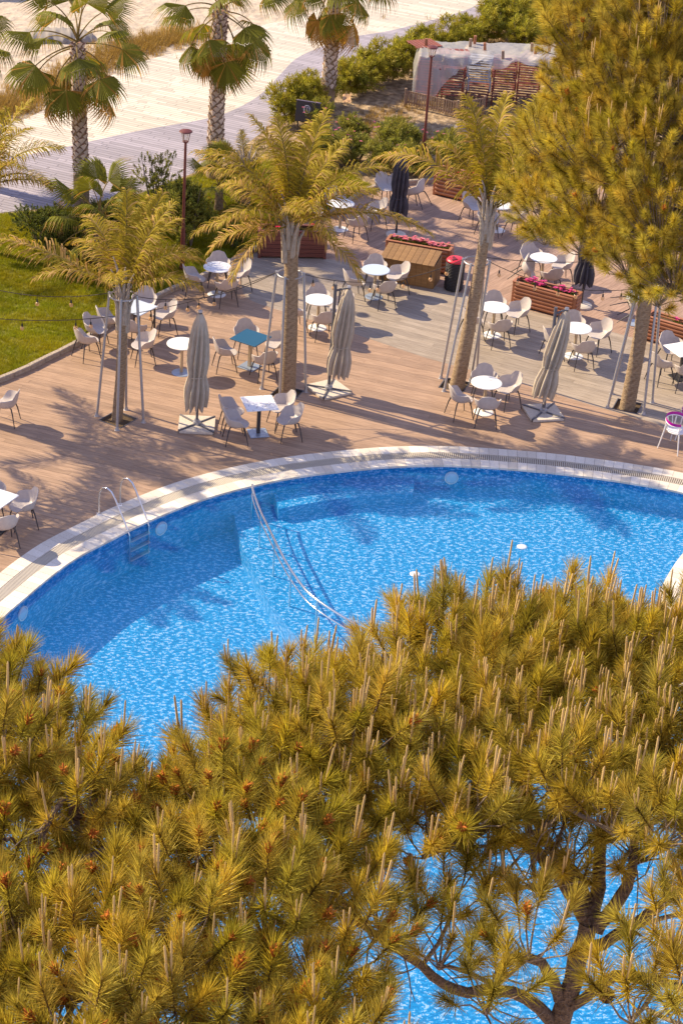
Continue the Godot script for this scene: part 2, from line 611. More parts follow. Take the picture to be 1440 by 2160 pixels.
func build_ground() -> void:
	var m := MB.new()
	for r in [pv([[-900, -1500], [0, -1500], [0, 200], [-900, 200]]), pv([[0, -1500], [900, -1500], [900, 200], [0, 200]])]:
		for q in Geometry2D.clip_polygons(r, shifted(pool, -0.25)):
			m.slab(q, -0.1, 0, false)
	setting("ground", m, M.sand)
	# promenade: cream imprinted concrete with a lilac-grey wavy lane
	var line := smooth(pv([[-24, -46], [-14, -53.4], [-10.38, -56.44], [-9.17, -57.29], [-6.97, -59.42], [-4.94, -61.08], [-4.1, -62.25], [-3.47, -63.79], [-3.0, -65.85], [-2.56, -67.74], [-1.84, -69.14], [-1.0, -70.44], [0.44, -71.65], [2.1, -73.52], [3.31, -75.16], [3.85, -76.23], [8, -84], [12, -98]]), 6)
	var sandside := smooth(pv([[-26, -50], [-14, -56.6], [-10.87, -59.21], [-9.96, -60.5], [-8.51, -64.07], [-7.23, -66.62], [-5.6, -68.33], [-4.74, -70.47], [-3.06, -72.21], [-1.66, -74.8], [2, -84], [5, -98]]), 6)
	var garden := smooth(pv([[-22, -42], [-13, -50.2], [-9.68, -52.3], [-7.6, -53.3], [-6.08, -54.6], [-4.1, -57.5], [-2.76, -61.5], [-1.25, -64.3], [1.28, -68.66], [3.41, -71.93], [4.85, -75.25], [9.5, -83], [14, -98]]), 6)
	var turn := deg_to_rad(22.0)
	var rot := func(p: PackedVector2Array):
		var o := PackedVector2Array()
		for q in p: o.append(q.rotated(-turn))
		return o
	for d in [["promenade", sandside, line, M.cream, -0.05], ["promenade_lane", line, garden, M.lilac, -0.046]]:
		var b: PackedVector2Array = d[1].duplicate()
		var rev: PackedVector2Array = d[2].duplicate()
		rev.reverse()
		b.append_array(rev)
		var mm := MB.new()
		mm.slab(rot.call(b), d[4], 0.08)
		var o := setting(d[0], mm, d[3])
		o.rotation.y = -turn

func build_pool() -> void:
	# basin: walls, deep floor, raised shallow floor, bench; water sheet above
	var basin := Node3D.new()
	basin.name = "pool_basin"
	add_child(basin)
	tag(basin, "", "", "", "structure")
	var m := MB.new()
	var n := pool.size()
	for i in n:
		var a := pool[i]
		var b := pool[(i + 1) % n]
		m.quad(Vector3(a.x, -0.03, a.y), Vector3(b.x, -0.03, b.y), Vector3(b.x, -1.0, b.y), Vector3(a.x, -1.0, a.y))
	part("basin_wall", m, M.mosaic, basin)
	m = MB.new()
	m.slab(pool, -0.98, 0, false)
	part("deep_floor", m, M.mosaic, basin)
	var ledge := smooth(pv([[-2.5, -39.5], [-2.15, -37.5], [-1.95, -36.6], [-1.68, -35.8], [-1.32, -34.75], [-1.02, -34.05], [-0.74, -33.5], [-0.3, -32.95], [0.4, -32.3], [1.8, -31.2], [4.0, -29.9], [7.5, -29.4]]), 6)
	var sh := ledge.duplicate()
	sh.append(Vector2(9.5, -33)); sh.append(Vector2(9.5, -42)); sh.append(Vector2(-2.5, -42))
	m = MB.new()
	for q in Geometry2D.intersect_polygons(pool, sh):
		m.slab(q, -0.56, 0.45)
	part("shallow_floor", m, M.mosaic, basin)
	var bench := pv([[-1.5, -38.7], [-1.3, -37.8], [-0.5, -38.22], [0.5, -38.65], [1.48, -38.9], [1.52, -39.8], [0.0, -39.6]])
	m = MB.new()
	for q in Geometry2D.intersect_polygons(pool, bench):
		m.slab(q, -0.3, 0.27)
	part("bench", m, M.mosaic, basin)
	m = MB.new()
	m.slab(pool, -0.1, 0, false)
	setting("water", m, M.water)
	# coping: two rows of tiles with an overflow grating between them
	var cop := Node3D.new()
	cop.name = "pool_coping"
	add_child(cop)
	tag(cop, "", "", "", "structure")
	var far := MB.new()
	var slats := MB.new()
	var bed := MB.new()
	for i in n:
		var j := (i + 1) % n
		var a := pool[i]
		var b := pool[j]
		var oa := (pool_out[i] - a).normalized()
		var ob := (pool_out[j] - b).normalized()
		var seen := a.y < -31.5
		for row in [[-0.025, 0.29], [0.56, 0.86]]:
			var q := pv([[0, 0], [0, 0], [0, 0], [0, 0]])
			var sh2 := (b - a) * 0.014
			q[0] = a + oa * row[0] + sh2; q[1] = b + ob * row[0] - sh2; q[2] = b + ob * row[1] - sh2; q[3] = a + oa * row[1] + sh2
			var lift: float = rng.randf_range(-0.0015, 0.0015)
			if seen:
				var t := MB.new()
				t.slab(q, 0.012 + lift, 0.045)
				part("coping_tile", t, M.coping[(i * 7 + int(row[0] * 10) + rng.randi() % 2) % 4], cop)
			else:
				far.slab(q, 0.012, 0.045)
		bed.quad(Vector3(a.x, -0.02, a.y), Vector3(a.x + oa.x * 0.9, -0.02, a.y + oa.y * 0.9), Vector3(b.x + ob.x * 0.9, -0.02, b.y + ob.y * 0.9), Vector3(b.x, -0.02, b.y))
		if seen:
			for k in 5:
				var t := (k + 0.5) / 5.0
				var p := a.lerp(b, t)
				var o := oa.lerp(ob, t).normalized()
				var c := p + o * 0.425
				var ang := atan2(-o.y, o.x)
				slats.box(Vector3(c.x, 0.0, c.y), Vector3(0.25, 0.02, 0.022), Basis(Vector3.UP, ang))
	part("coping_tile_run", far, M.coping[1], cop, Transform3D.IDENTITY, "stuff")
	part("overflow_grating", slats, M.grate, cop, Transform3D.IDENTITY, "stuff")
	part("bed", bed, plain(0.2, 0.13, 0.1, 0.9), cop)

	# round underwater lamps let into the wall (unlit)
	var lamp_mesh := MB.new()
	lamp_mesh.lathe(Vector3.ZERO, [Vector2(0.0, 0.045), Vector2(0.1, 0.04), Vector2(0.125, 0.025), Vector2(0.13, 0.0)], 20, false)
	var ring_mesh := MB.new()
	ring_mesh.lathe(Vector3.ZERO, [Vector2(0.13, 0.0), Vector2(0.13, 0.03), Vector2(0.15, 0.03), Vector2(0.15, 0.0)], 20)
	var whichlamp := ["on the wall beside the shallow end bench", "on the wall beside the steel ladder", "on the wall near the low pine branches"]
	var q3 := [Vector2(2.25, -39.7), Vector2(-3.61, -36.6), Vector2(-5.85, -33.05)]
	for k in 3:
		var best := 0
		for i in n:
			if pool[i].distance_to(q3[k]) < pool[best].distance_to(q3[k]): best = i
		var o := (pool[best] - pool_out[best]).normalized()
		var t := thing("pool_lamp", "pale oval underwater pool light " + whichlamp[k], "pool light", Vector3(pool[best].x, -0.3, pool[best].y), 0.0, "underwater pool lights")
		var b := Basis(Quaternion(Vector3.UP, Vector3(o.x, 0.0, o.y).normalized()))
		part("lens", lamp_mesh, plain(0.5, 0.66, 0.78, 0.2), t, Transform3D(b, Vector3(o.x, 0, o.y) * 0.004))
		part("rim", ring_mesh, M.white_top, t, Transform3D(b, Vector3(o.x, 0, o.y) * 0.002))
	# floor drains
	var dr := MB.new()
	dr.lathe(Vector3.ZERO, [Vector2(0.0, 0.012), Vector2(0.09, 0.012), Vector2(0.11, 0.0)], 16)
	for p in [[1.55, -36.0, "in the shallow floor near the curved handrail"], [3.75, -37.4, "in the shallow floor off the bench"], [5.6, -35.6, "in the shallow floor toward the pine"]]:
		single("floor_inlet", dr, M.white_top, "small round white inlet " + p[2], "pool inlet", "floor inlets", Transform3D(Basis.IDENTITY, Vector3(p[0], -0.556, p[1])))

	# ladder with two hoops
	var lad := thing("pool_ladder", "stainless steel pool ladder with two hooped handrails over the coping", "ladder")
	var P := [[Vector2(-4.85, -36.49), Vector2(-4.07, -35.86)], [Vector2(-4.48, -36.94), Vector2(-3.74, -36.29)]]
	for pr in P:
		var a: Vector2 = pr[0]
		var b: Vector2 = pr[1]
		var d := (b - a)
		var pts := []
		for q in [[0.0, 0.0], [0.0, 0.18], [0.0, 0.4], [0.03, 0.55], [0.11, 0.66], [0.23, 0.71], [0.36, 0.67], [0.46, 0.56], [0.58, 0.38], [0.78, 0.08], [0.88, -0.1], [0.9, -0.35], [0.9, -0.75]]:
			pts.append(Vector3(a.x + d.x * q[0], q[1], a.y + d.y * q[0]))
		var t := MB.new()
		t.tube(pts, [0.021], 10)
		part("handrail", t, M.chrome, lad)
		t = MB.new()
		t.lathe(pts[0], [Vector2(0.0, 0.04), Vector2(0.045, 0.035), Vector2(0.055, 0.012)], 14)
		part("flange", t, M.chrome, lad)
	for k in 3:
		var y := -0.24 - 0.22 * k
		var a: Vector2 = P[0][0].lerp(P[0][1], 0.9)
		var b: Vector2 = P[1][0].lerp(P[1][1], 0.9)
		var t := MB.new()
		t.box(Vector3((a.x + b.x) / 2, y, (a.y + b.y) / 2), Vector3(a.distance_to(b), 0.03, 0.09), Basis(Vector3.UP, atan2(-(b.y - a.y), b.x - a.x)), 0.006)
		part("tread", t, M.steel, lad)

	# curved handrail along the drop to the deep end
	var rail := thing("pool_handrail", "long curved stainless handrail standing in the water between shallow and deep end", "handrail")
	var rc := smooth(pv([[-1.86, -37.75], [-1.82, -37.46], [-1.64, -36.73], [-1.38, -35.91], [-1.03, -34.85], [-0.76, -34.18], [-0.51, -33.69], [-0.14, -33.23], [0.46, -32.65], [1.4, -31.85], [2.6, -31.1]]), 6)
	for h in [0.25, 0.04]:
		var pts := []
		for q in rc: pts.append(Vector3(q.x, h, q.y))
		var t := MB.new()
		t.tube(pts, [0.024 if h > 0.1 else 0.015], 8)
		part("top_rail" if h > 0.1 else "lower_rail", t, M.chrome, rail)
	var st := even(rc, 1.15)
	for q in st:
		var t := MB.new()
		t.tube([Vector3(q.x, -0.56, q.y), Vector3(q.x, 0.25, q.y)], [0.02], 8)
		part("stanchion", t, M.chrome, rail)

func deck(called: String, outline: PackedVector2Array, angle: float, width: float, mats: Array, seg: float, y := 0.0) -> void:
	# boards run along the node's own x axis; each board is its own piece
	var root := Node3D.new()
	root.name = called
	add_child(root)
	tag(root, "", "", "", "structure")
	var a := deg_to_rad(angle)
	root.rotation.y = -a
	var turnp := func(p: PackedVector2Array):
		var o := PackedVector2Array()
		for q in p: o.append(q.rotated(-a))
		return o
	var lo: PackedVector2Array = turnp.call(outline)
	var cuts := []
	cuts.append(turnp.call(shifted(pool, -0.865)))
	for p in PITS: cuts.append(turnp.call(pit_poly(p)))
	var mn := Vector2(1e9, 1e9)
	var mx := -mn
	for q in lo:
		mn = mn.min(q); mx = mx.max(q)
	var rest := MB.new()
	var count := 0
	var yy := mn.y
	var base := MB.new()
	while yy < mx.y:
		var x := mn.x - rng.randf() * seg
		while x < mx.x:
			var l := seg * rng.randf_range(0.8, 1.2)
			var board := pv([[x + 0.0015, yy + 0.0018], [x + l - 0.0015, yy + 0.0018], [x + l - 0.0015, yy + width - 0.0018], [x + 0.0015, yy + width - 0.0018]])
			x += l
			var pieces: Array = Array(Geometry2D.intersect_polygons(board, lo), TYPE_NIL, "", null)
			for cpoly in cuts:
				var nxt := []
				for q in pieces: nxt.append_array(Geometry2D.clip_polygons(q, cpoly))
				pieces = nxt
			for q in pieces:
				if q.size() < 3 or Geometry2D.is_polygon_clockwise(q) and false: continue
				var ctr := Vector2.ZERO
				for w in q: ctr += w
				ctr = (ctr / q.size()).rotated(a)
				var inside := absf(ctr.x) < 0.19 * -ctr.y + 1.0 and ctr.y < -33.0
				if inside and count < 298:
					var m := MB.new()
					m.slab(q, y + rng.randf_range(-0.0012, 0.0012), 0.024)
					part("deck_board", m, mats[rng.randi() % 4], root)
					count += 1
				else:
					rest.slab(q, y, 0.024)
		yy += width
	if rest.v.size() > 0:
		part("deck_board_run", rest, mats[1], root, Transform3D.IDENTITY, "stuff")

func build_decks() -> void:
	var low := smooth(pv(GREY_LOW), 5)
	var upl := smooth(pv(GREY_UP), 5)
	var kerb := pv(KERB)
	var brown := PackedVector2Array()
	for i in 10: brown.append(kerb[i])
	brown.append_array(low)
	brown.append_array(pv([[11, -33], [8.5, -28.5], [-11, -28.5], [-11, -39.2]]))
	var grey := low.duplicate()
	var r := upl.duplicate()
	r.reverse()
	grey.append_array(r)
	var wood := upl.duplicate()
	wood.append_array(pv([[11, -58.8]]))
	for i in range(16, 9, -1): wood.append(kerb[i])
	# dark ground under the boards
	var m := MB.new()
	for p in [brown, grey, wood]:
		var a := [p]
		var nxt := []
		for half in [pv([[-20, -70], [0, -70], [0, -20], [-20, -20]]), pv([[0, -70], [20, -70], [20, -20], [0, -20]])]:
			for q in Geometry2D.intersect_polygons(p, half):
				nxt.append_array(Geometry2D.clip_polygons(q, shifted(pool, -0.3)))
		for q in nxt: m.slab(q, -0.055, 0, false)
	setting("deck_underlay", m, M.subfloor)
	deck("brown_deck", brown, 17.0, 0.146, M.deck_brown, 5.2)
	deck("grey_deck", grey, 24.0, 0.146, M.deck_grey, 4.0)
	deck("timber_deck", wood, -56.0, 0.12, M.deck_wood, 3.6)
	for p in PITS:
		var s := MB.new()
		s.slab(pit_poly([p[0], p[1], p[2] + 0.04, p[3]]), -0.045, 0, false)
		setting(numbered("planting_pit"), s, M.soil)
		var rim := Node3D.new()
		var q := pit_poly([p[0], p[1], p[2] - 0.02, p[3]])
		rim.name = numbered("pit_edging")
		add_child(rim)
		tag(rim, "", "", "", "structure")
		for k in 4:
			var e := MB.new()
			var a := q[k]
			var b := q[(k + 1) % 4]
			e.box(Vector3((a.x + b.x) / 2, -0.02, (a.y + b.y) / 2), Vector3(a.distance_to(b), 0.06, 0.02), Basis(Vector3.UP, atan2(-(b.y - a.y), b.x - a.x)))
			part("edging_strip", e, M.dark_metal, rim)

func build_garden_ground() -> void:
	var kerb := smooth(pv(KERB), 6)
	var soil := kerb.duplicate()
	soil.append_array(pv([[14, -70], [9.5, -82.0], [4.85, -75.15], [3.41, -71.83], [1.28, -68.56], [-1.25, -64.2], [-2.76, -61.4], [-4.1, -57.4], [-6.08, -54.5], [-7.6, -53.2], [-9.68, -52.2], [-13, -50.1], [-20, -43.5], [-20, -39.2]]))
	var m := MB.new()
	m.slab(soil, -0.02, 0, false)
	setting("garden_ground", m, M.dirt)
	var lawn := PackedVector2Array()
	var k2 := smooth(pv(KERB), 6)
	for i in k2.size():
		if i < 79: lawn.append(k2[i] + Vector2(-0.06, -0.06))
	lawn.append_array(pv([[-0.6, -57.2], [-2.9, -57.8], [-4.6, -56.2], [-6.3, -54.0], [-8.0, -52.7], [-11, -51.4], [-18, -45], [-18, -39.2]]))
	m = MB.new()
	m.slab(lawn, 0.04, 0.06)
	setting("lawn", m, M.turf)
	# kerb stones along the lawn
	var root := Node3D.new()
	root.name = "lawn_kerb"
	add_child(root)
	tag(root, "", "", "", "structure")
	var e := even(kerb, 0.52)
	for i in e.size() - 1:
		var a := e[i]
		var b := e[i + 1]
		var c := (a + b) / 2
		if c.x > 5.5: break
		var t := MB.new()
		t.box(Vector3.ZERO, Vector3(a.distance_to(b) - 0.008, 0.17 + rng.randf() * 0.012, 0.13), Basis.IDENTITY, 0.018)
		part("kerb_stone", t, M.stone, root, Transform3D(Basis(Vector3.UP, atan2(-(b.y - a.y), b.x - a.x) + rng.randf_range(-0.02, 0.02)), Vector3(c.x, 0.035, c.y)))
	# grass blades
	var g := MB.new()
	var r := RandomNumberGenerator.new()
	r.seed = 5
	for i in 9:
		var p := Vector3(r.randf_range(-0.035, 0.035), 0, r.randf_range(-0.035, 0.035))
		var a := r.randf() * TAU
		var d := Vector3(cos(a), 0, sin(a))
		var h := r.randf_range(0.035, 0.075)
		var s := d.cross(Vector3.UP) * 0.0035
		var t := r.randf_range(0.75, 1.25)
		g.col = Color(0.33 * t, 0.31 * t, 0.014 * t)
		g.tri(p - s, p + d * h * 0.55 + Vector3(0, h, 0), p + s)
	var gm := g.mesh()
	var places := []
	var tints := []
	var nz := FastNoiseLite.new()
	nz.seed = 8
	nz.frequency = 0.5
	while places.size() < 42000:
		var p := Vector2(r.randf_range(-10.5, 1.0), r.randf_range(-57.5, -39.5))
		if not Geometry2D.is_point_in_polygon(p, lawn): continue
		var s := r.randf_range(0.8, 1.4)
		places.append(Transform3D(Basis(Vector3.UP, r.randf() * TAU).scaled(Vector3(s, s * r.randf_range(0.8, 1.3), s)), Vector3(p.x, 0.038, p.y)))
		var k := 0.95 + 0.35 * nz.get_noise_2d(p.x, p.y) + r.randf_range(-0.12, 0.12)
		tints.append(Color(k * (1.0 + 0.25 * nz.get_noise_2d(p.y * 2.0, p.x)), k, k))
	var o := scatter("lawn_grass", gm, M.leaf, self, places, tints)
	tag(o, "short golden green grass of the lawn behind the kerb", "grass", "", "stuff")
	# dry grass on the bare ground and along the sand
	var dry := MB.new()
	for i in 12:
		var p := Vector3(r.randf_range(-0.06, 0.06), 0, r.randf_range(-0.06, 0.06))
		var a := r.randf() * TAU
		var d := Vector3(cos(a), 0, sin(a))
		var h := r.randf_range(0.1, 0.26)
		var s := d.cross(Vector3.UP) * 0.005
		var t := r.randf_range(0.7, 1.2)
		dry.col = Color(0.4 * t, 0.25 * t, 0.075 * t)
		dry.tri(p - s, p + d * h * 0.6 + Vector3(0, h, 0), p + s)
	var dm := dry.mesh()
	places = []
	for i in 2600:
		var p := Vector2(r.randf_range(-0.5, 5.5), r.randf_range(-64, -57.5)) if i < 1700 else Vector2(r.randfn(4.5, 1.2), r.randf_range(-74, -66))
		if i < 1700 and nz.get_noise_2d(p.x * 0.7, p.y * 0.7) < -0.1: continue
		places.append(Transform3D(Basis(Vector3.UP, r.randf() * TAU).scaled(Vector3.ONE * r.randf_range(0.6, 1.2)), Vector3(p.x, -0.03, p.y)))
	o = scatter("dry_grass", dm, M.leaf, self, places)
	tag(o, "dry straw coloured grass on the bare ground around the fence", "grass", "", "stuff")
	places = []
	var edge := smooth(pv([[-14, -57.4], [-11.2, -60.0], [-10.3, -61.3], [-8.9, -64.9], [-7.6, -67.6], [-6.0, -69.2]]), 5)
	for i in 2600:
		var p := edge[r.randi() % edge.size()] + Vector2(r.randfn(-0.3, 0.45), r.randfn(-0.25, 0.5))
		places.append(Transform3D(Basis(Vector3.UP, r.randf() * TAU).scaled(Vector3.ONE * r.randf_range(0.7, 1.7)), Vector3(p.x, -0.11, p.y)))
	o = scatter("beach_grass", dm, M.leaf, self, places)
	tag(o, "strip of dry yellow grass between the sand and the cream promenade", "grass", "", "stuff")

# ---------------------------------------------------------------- furniture
func heart(a: float) -> float:      # rim height of the chair shell, a = 0 at the back
	var t := absf(wrapf(a, -PI, PI))
	var deg := rad_to_deg(t)
	var h := lerpf(0.815, 0.79, smoothstep(0.0, 26.0, deg))
	h = lerpf(h, 0.665, smoothstep(24.0, 46.0, deg))
	h = lerpf(h, 0.64, smoothstep(46.0, 90.0, deg))
	return lerpf(h, 0.445, smoothstep(92.0, 132.0, deg))

func make_chair() -> Node3D:
	var t := thing("shell_armchair", "x", "armchair")
	var inner := []
	var outer := []
	var S := [0.0, 0.35, 0.6, 0.76, 0.88, 0.96, 1.0]
	var F := [0.0, 0.45, 0.74, 0.86, 0.93, 0.98, 1.0]
	var G := [0.0, 0.0, 0.03, 0.2, 0.5, 0.83, 1.0]
	for j in S.size():
		var ri := []
		var ro := []
		for i in 40:
			var a := TAU * i / 40.0
			var h := heart(a)
			var back := clampf((h - 0.445) / 0.37, 0, 1)
			var f: float = F[j] * (0.92 + 0.14 * back * G[j])
			var px: float = sin(a) * 0.3 * f
			var pz: float = -cos(a) * (0.27 + 0.03 * maxf(0, -cos(a))) * f
			var y: float = 0.445 - 0.012 * (1.0 - F[j]) + (h - 0.445) * G[j]
			ri.append(Vector3(px, y, pz))
			ro.append(Vector3(px * 1.035 if j > 0 else 0.0, y - (0.016 if j < 6 else 0.006), pz * 1.035 if j > 0 else 0.0))
		inner.append(ri); outer.append(ro)
	var m := MB.new()
	inner.reverse()
	m.grid(inner, true)
	m.grid(outer, true)
	m.grid([outer[-1], inner[0]], true)
	part("seat_shell", m, M.shell, t)
	m = MB.new()
	for s in [-1, 1]:
		m.tube([Vector3(-0.17 * s, 0.418, -0.15), Vector3(0.17 * s, 0.418, 0.16)], [0.011], 6)
	m.lathe(Vector3(0, 0.405, 0), [Vector2(0.0, 0.026), Vector2(0.09, 0.026), Vector2(0.09, 0.0), Vector2(0.0, 0.0)], 12)
	part("under_frame", m, M.leg, t)
	for sx in [-1, 1]:
		for sz in [-1, 1]:
			m = MB.new()
			m.tube([Vector3(0.165 * sx, 0.43, 0.15 * sz), Vector3(0.2 * sx, 0.3, 0.19 * sz), Vector3(0.245 * sx, 0.0, 0.245 * sz)], [0.017, 0.015, 0.0095], 8)
			part("leg", m, M.leg, t)
	return t

var chair0: Node3D = null
var chair_used := false

func chair(at: Vector2, face: Vector2, label: String, group: String, extra := Basis.IDENTITY, lift := 0.0) -> Node3D:
	var o: Node3D
	if chair0 == null:
		chair0 = make_chair()
		o = chair0
	else:
		o = chair0.duplicate()
		o.name = numbered("shell_armchair")
		add_child(o)
	o.transform = Transform3D(Basis(Vector3.UP, atan2(face.x, face.y)) * extra, Vector3(at.x, lift, at.y))
	tag(o, label, "armchair", group)
	return o

func side_name(d: Vector2, used: Dictionary) -> String:
	var opts := [[Vector2(0, 1), "pool side"], [Vector2(0, -1), "beach side"], [Vector2(1, 0), "pine tree side"], [Vector2(-1, 0), "lawn side"], [Vector2(0.7, 0.7), "pool and pine corner"], [Vector2(-0.7, 0.7), "pool and lawn corner"], [Vector2(-0.7, -0.7), "beach and lawn corner"], [Vector2(0.7, -0.7), "beach and pine corner"]]
	opts.sort_custom(func(a, b): return a[0].dot(d) > b[0].dot(d))
	for o in opts:
		if not used.has(o[1]):
			used[o[1]] = true
			return o[1]
	return "far side"

var tab_mesh := {}

func round_table(at: Vector2, label: String, top: Material, pole: Material, foot: Material) -> void:
	var t := thing("round_table", label, "table", Vector3(at.x, 0, at.y), rng.randf() * TAU, "round bistro tables")
	if tab_mesh.is_empty():
		var m := MB.new()
		m.lathe(Vector3.ZERO, [Vector2(0.0, 0.745), Vector2(0.342, 0.745), Vector2(0.35, 0.74), Vector2(0.35, 0.728), Vector2(0.344, 0.722), Vector2(0.0, 0.722)], 44)
		tab_mesh.top = m.mesh()
		m = MB.new()
		m.tube([Vector3(0, 0.02, 0), Vector3(0, 0.722, 0)], [0.037], 14)
		tab_mesh.pole = m.mesh()
		m = MB.new()
		m.lathe(Vector3.ZERO, [Vector2(0.0, 0.03), Vector2(0.05, 0.028), Vector2(0.2, 0.016), Vector2(0.225, 0.008), Vector2(0.225, 0.001)], 32)
		tab_mesh.foot = m.mesh()
	part("table_top", tab_mesh.top, top, t)
	part("pedestal", tab_mesh.pole, pole, t)
	part("foot_plate", tab_mesh.foot, foot, t)

func square_table(at: Vector2, turn: float, label: String, top: Material, pole: Material, foot: Material, legs4 := false, size := 0.7) -> void:
	var t := thing("square_table", label, "table", Vector3(at.x, 0, at.y), -turn, "square tables")
	var m := MB.new()
	m.box(Vector3(0, 0.733, 0), Vector3(size, 0.024, size), Basis.IDENTITY, 0.004)
	part("table_top", m, top, t)
	if legs4:
		for sx in [-1, 1]:
			for sz in [-1, 1]:
				m = MB.new()
				m.box(Vector3(sx * 0.3, 0.36, sz * 0.3), Vector3(0.04, 0.72, 0.04), Basis.IDENTITY, 0.004)
				part("leg", m, pole, t)
		m = MB.new()
		m.box(Vector3(0, 0.7, 0), Vector3(0.58, 0.04, 0.58))
		part("apron", m, pole, t)
		return
	m = MB.new()
	m.box(Vector3(0, 0.37, 0), Vector3(0.075, 0.7, 0.075), Basis.IDENTITY, 0.006)
	part("pedestal", m, pole, t)
	m = MB.new()
	m.box(Vector3(0, 0.011, 0), Vector3(0.42, 0.018, 0.42), Basis.IDENTITY, 0.004)
	part("foot_plate", m, foot, t)

func seats(centre: Vector2, where: String, list: Array, group: String, face_table := true, dist := 0.56) -> void:
	var used := {}
	for q in list:
		var p := Vector2(q[0], q[1])
		var d := (p - centre).normalized()
		if face_table and p.distance_to(centre) < dist: p = centre + d * dist
		var face := -d
		if q.size() > 2: face = Vector2(sin(q[2]), cos(q[2]))
		face = face.rotated(rng.randf_range(-0.12, 0.12))
		chair(p, face, "grey shell armchair on the %s of %s" % [side_name(d, used), where], group)

func build_furniture() -> void:
	var W: Material = M.white_top
	var B: Material = M.pole_beige
	round_table(Vector2(3.02, -42.37), "round white bistro table standing on the brown deck beside the leaning palm", W, B, W)
	seats(Vector2(3.02, -42.37), "the table beside the leaning palm", [[2.46, -42.06], [3.04, -41.78], [3.55, -42.75], [3.0, -42.97]], "armchairs at the leaning palm table")
	round_table(Vector2(-0.59, -52.77), "round white table near the dark umbrella and the lawn kerb", W, B, W)
	seats(Vector2(-0.59, -52.77), "the round kerb side table", [[-1.32, -52.9], [-0.79, -53.6], [0.35, -53.1], [-0.14, -52.1]], "armchairs at the kerb table")
	round_table(Vector2(0.42, -48.4), "round pale blue topped table in front of the wooden chest", plain(0.5, 0.58, 0.68, 0.25), B, M.base_blue)
	seats(Vector2(0.42, -48.4), "the table before the wooden chest", [[-0.1, -48.2], [0.66, -47.85], [0.98, -48.75], [0.4, -49.0]], "armchairs at the chest table")
	round_table(Vector2(-3.47, -47.85), "round marble topped table next to the brown lamp post", M.marble, B, W)
	seats(Vector2(-3.47, -47.85), "the round lamp post table", [[-4.03, -47.72], [-3.5, -48.45], [-2.95, -48.2], [-3.2, -47.3]], "armchairs at the lamp post table")
	round_table(Vector2(3.33, -46.6), "round white table below the log planter with pink flowers", W, B, W)
	seats(Vector2(3.33, -46.6), "the table below the flower planter", [[2.83, -46.4], [3.45, -46.02], [3.93, -47.0], [3.35, -47.22]], "armchairs below the flower planter")
	round_table(Vector2(5.26, -45.72), "round white table behind the closed umbrella on the grey deck", W, B, W)
	seats(Vector2(5.26, -45.72), "the grey deck umbrella table", [[5.4, -45.14], [5.85, -46.1], [5.22, -46.36], [4.73, -45.55]], "armchairs on the grey deck")
	round_table(Vector2(-0.9, -46.3), "round white table beside the umbrella with grey mast", W, B, W)
	seats(Vector2(-0.9, -46.3), "the table beside the umbrella mast", [[-0.95, -46.88], [-1.44, -46.1], [-0.76, -45.74], [-0.36, -46.55]], "armchairs beside the umbrella mast")
	round_table(Vector2(-3.88, -43.27), "round table standing alone without chairs on the brown deck", W, M.pole_beige, M.base_blue)
	round_table(Vector2(4.67, -49.96), "round white table behind the log planter with a chair tipped against it", W, B, W)
	seats(Vector2(4.67, -49.96), "the table behind the log planter", [[4.4, -50.55], [4.87, -49.42], [5.2, -50.2]], "armchairs behind the log planter")
	chair(Vector2(4.02, -49.72), Vector2(0.9, 0.2), "grey shell armchair tipped forward against a round table, legs in the air", "armchairs behind the log planter", Basis(Vector3.RIGHT, 0.62), 0.12)
	round_table(Vector2(3.65, -53.51), "round white table under the low pine boughs near the far log planter", W, B, W)
	seats(Vector2(3.65, -53.51), "the far log planter table", [[4.1, -53.15], [3.35, -53.0, 0.5], [2.95, -54.0]], "armchairs near the far planter")
	var tD := Vector2(-1.93, -40.53)
	square_table(tD, deg_to_rad(-17), "square white marble table with grey veins between two beige umbrellas", M.marble, M.leg, M.base_blue)
	var axd := Vector2(cos(deg_to_rad(-17)), sin(deg_to_rad(-17)))
	var axp := Vector2(-axd.y, axd.x)
	for q in [[-1, -1, "lawn side of the marble table, nearer the palm"], [-1, 1, "lawn side of the square marble table, nearer the pool"], [1, 1, "pine side of the square marble table, nearer the pool"], [1, -1, "pine side of the square marble table, nearer the palm pit"]]:
		chair(tD + axd * (0.56 * q[0]) + axp * (0.3 * q[1]) + axd * rng.randf_range(-0.05, 0.05), -axd * q[0] + axp * rng.randf_range(-0.15, 0.15), "grey shell armchair on the " + q[2], "armchairs at the square marble table")
	square_table(Vector2(-5.13, -45.1), deg_to_rad(30), "square pale blue table by the lawn behind the palm guard posts", plain(0.55, 0.6, 0.68, 0.25), M.leg, M.leg, true)
	seats(Vector2(-5.13, -45.1), "the pale blue square table", [[-5.05, -45.95], [-4.5, -45.4], [-5.1, -44.5, 2.7], [-5.78, -44.9]], "armchairs at the lawn table", false)
	chair(Vector2(-6.0, -44.35), Vector2(0.95, 0.25), "grey shell armchair set apart on the lawn edge, facing the palm guard", "loose armchairs by the lawn")
	chair(Vector2(-6.12, -43.72), Vector2(0.75, -0.65), "grey shell armchair turned toward the lawn beside the kerb corner", "loose armchairs by the lawn")
	chair(Vector2(-4.8, -43.68), Vector2(-0.9, 0.3), "grey shell armchair standing alone behind the palm guard posts", "loose armchairs by the lawn")
	square_table(Vector2(-2.36, -43.85), deg_to_rad(30), "square dark blue table with beige pedestal on the brown deck", M.teal, B, M.base_blue)
	seats(Vector2(-2.36, -43.85), "the dark blue square table", [[-2.92, -43.62], [-2.5, -44.5], [-1.76, -44.25], [-2.0, -43.3]], "armchairs at the dark blue table")
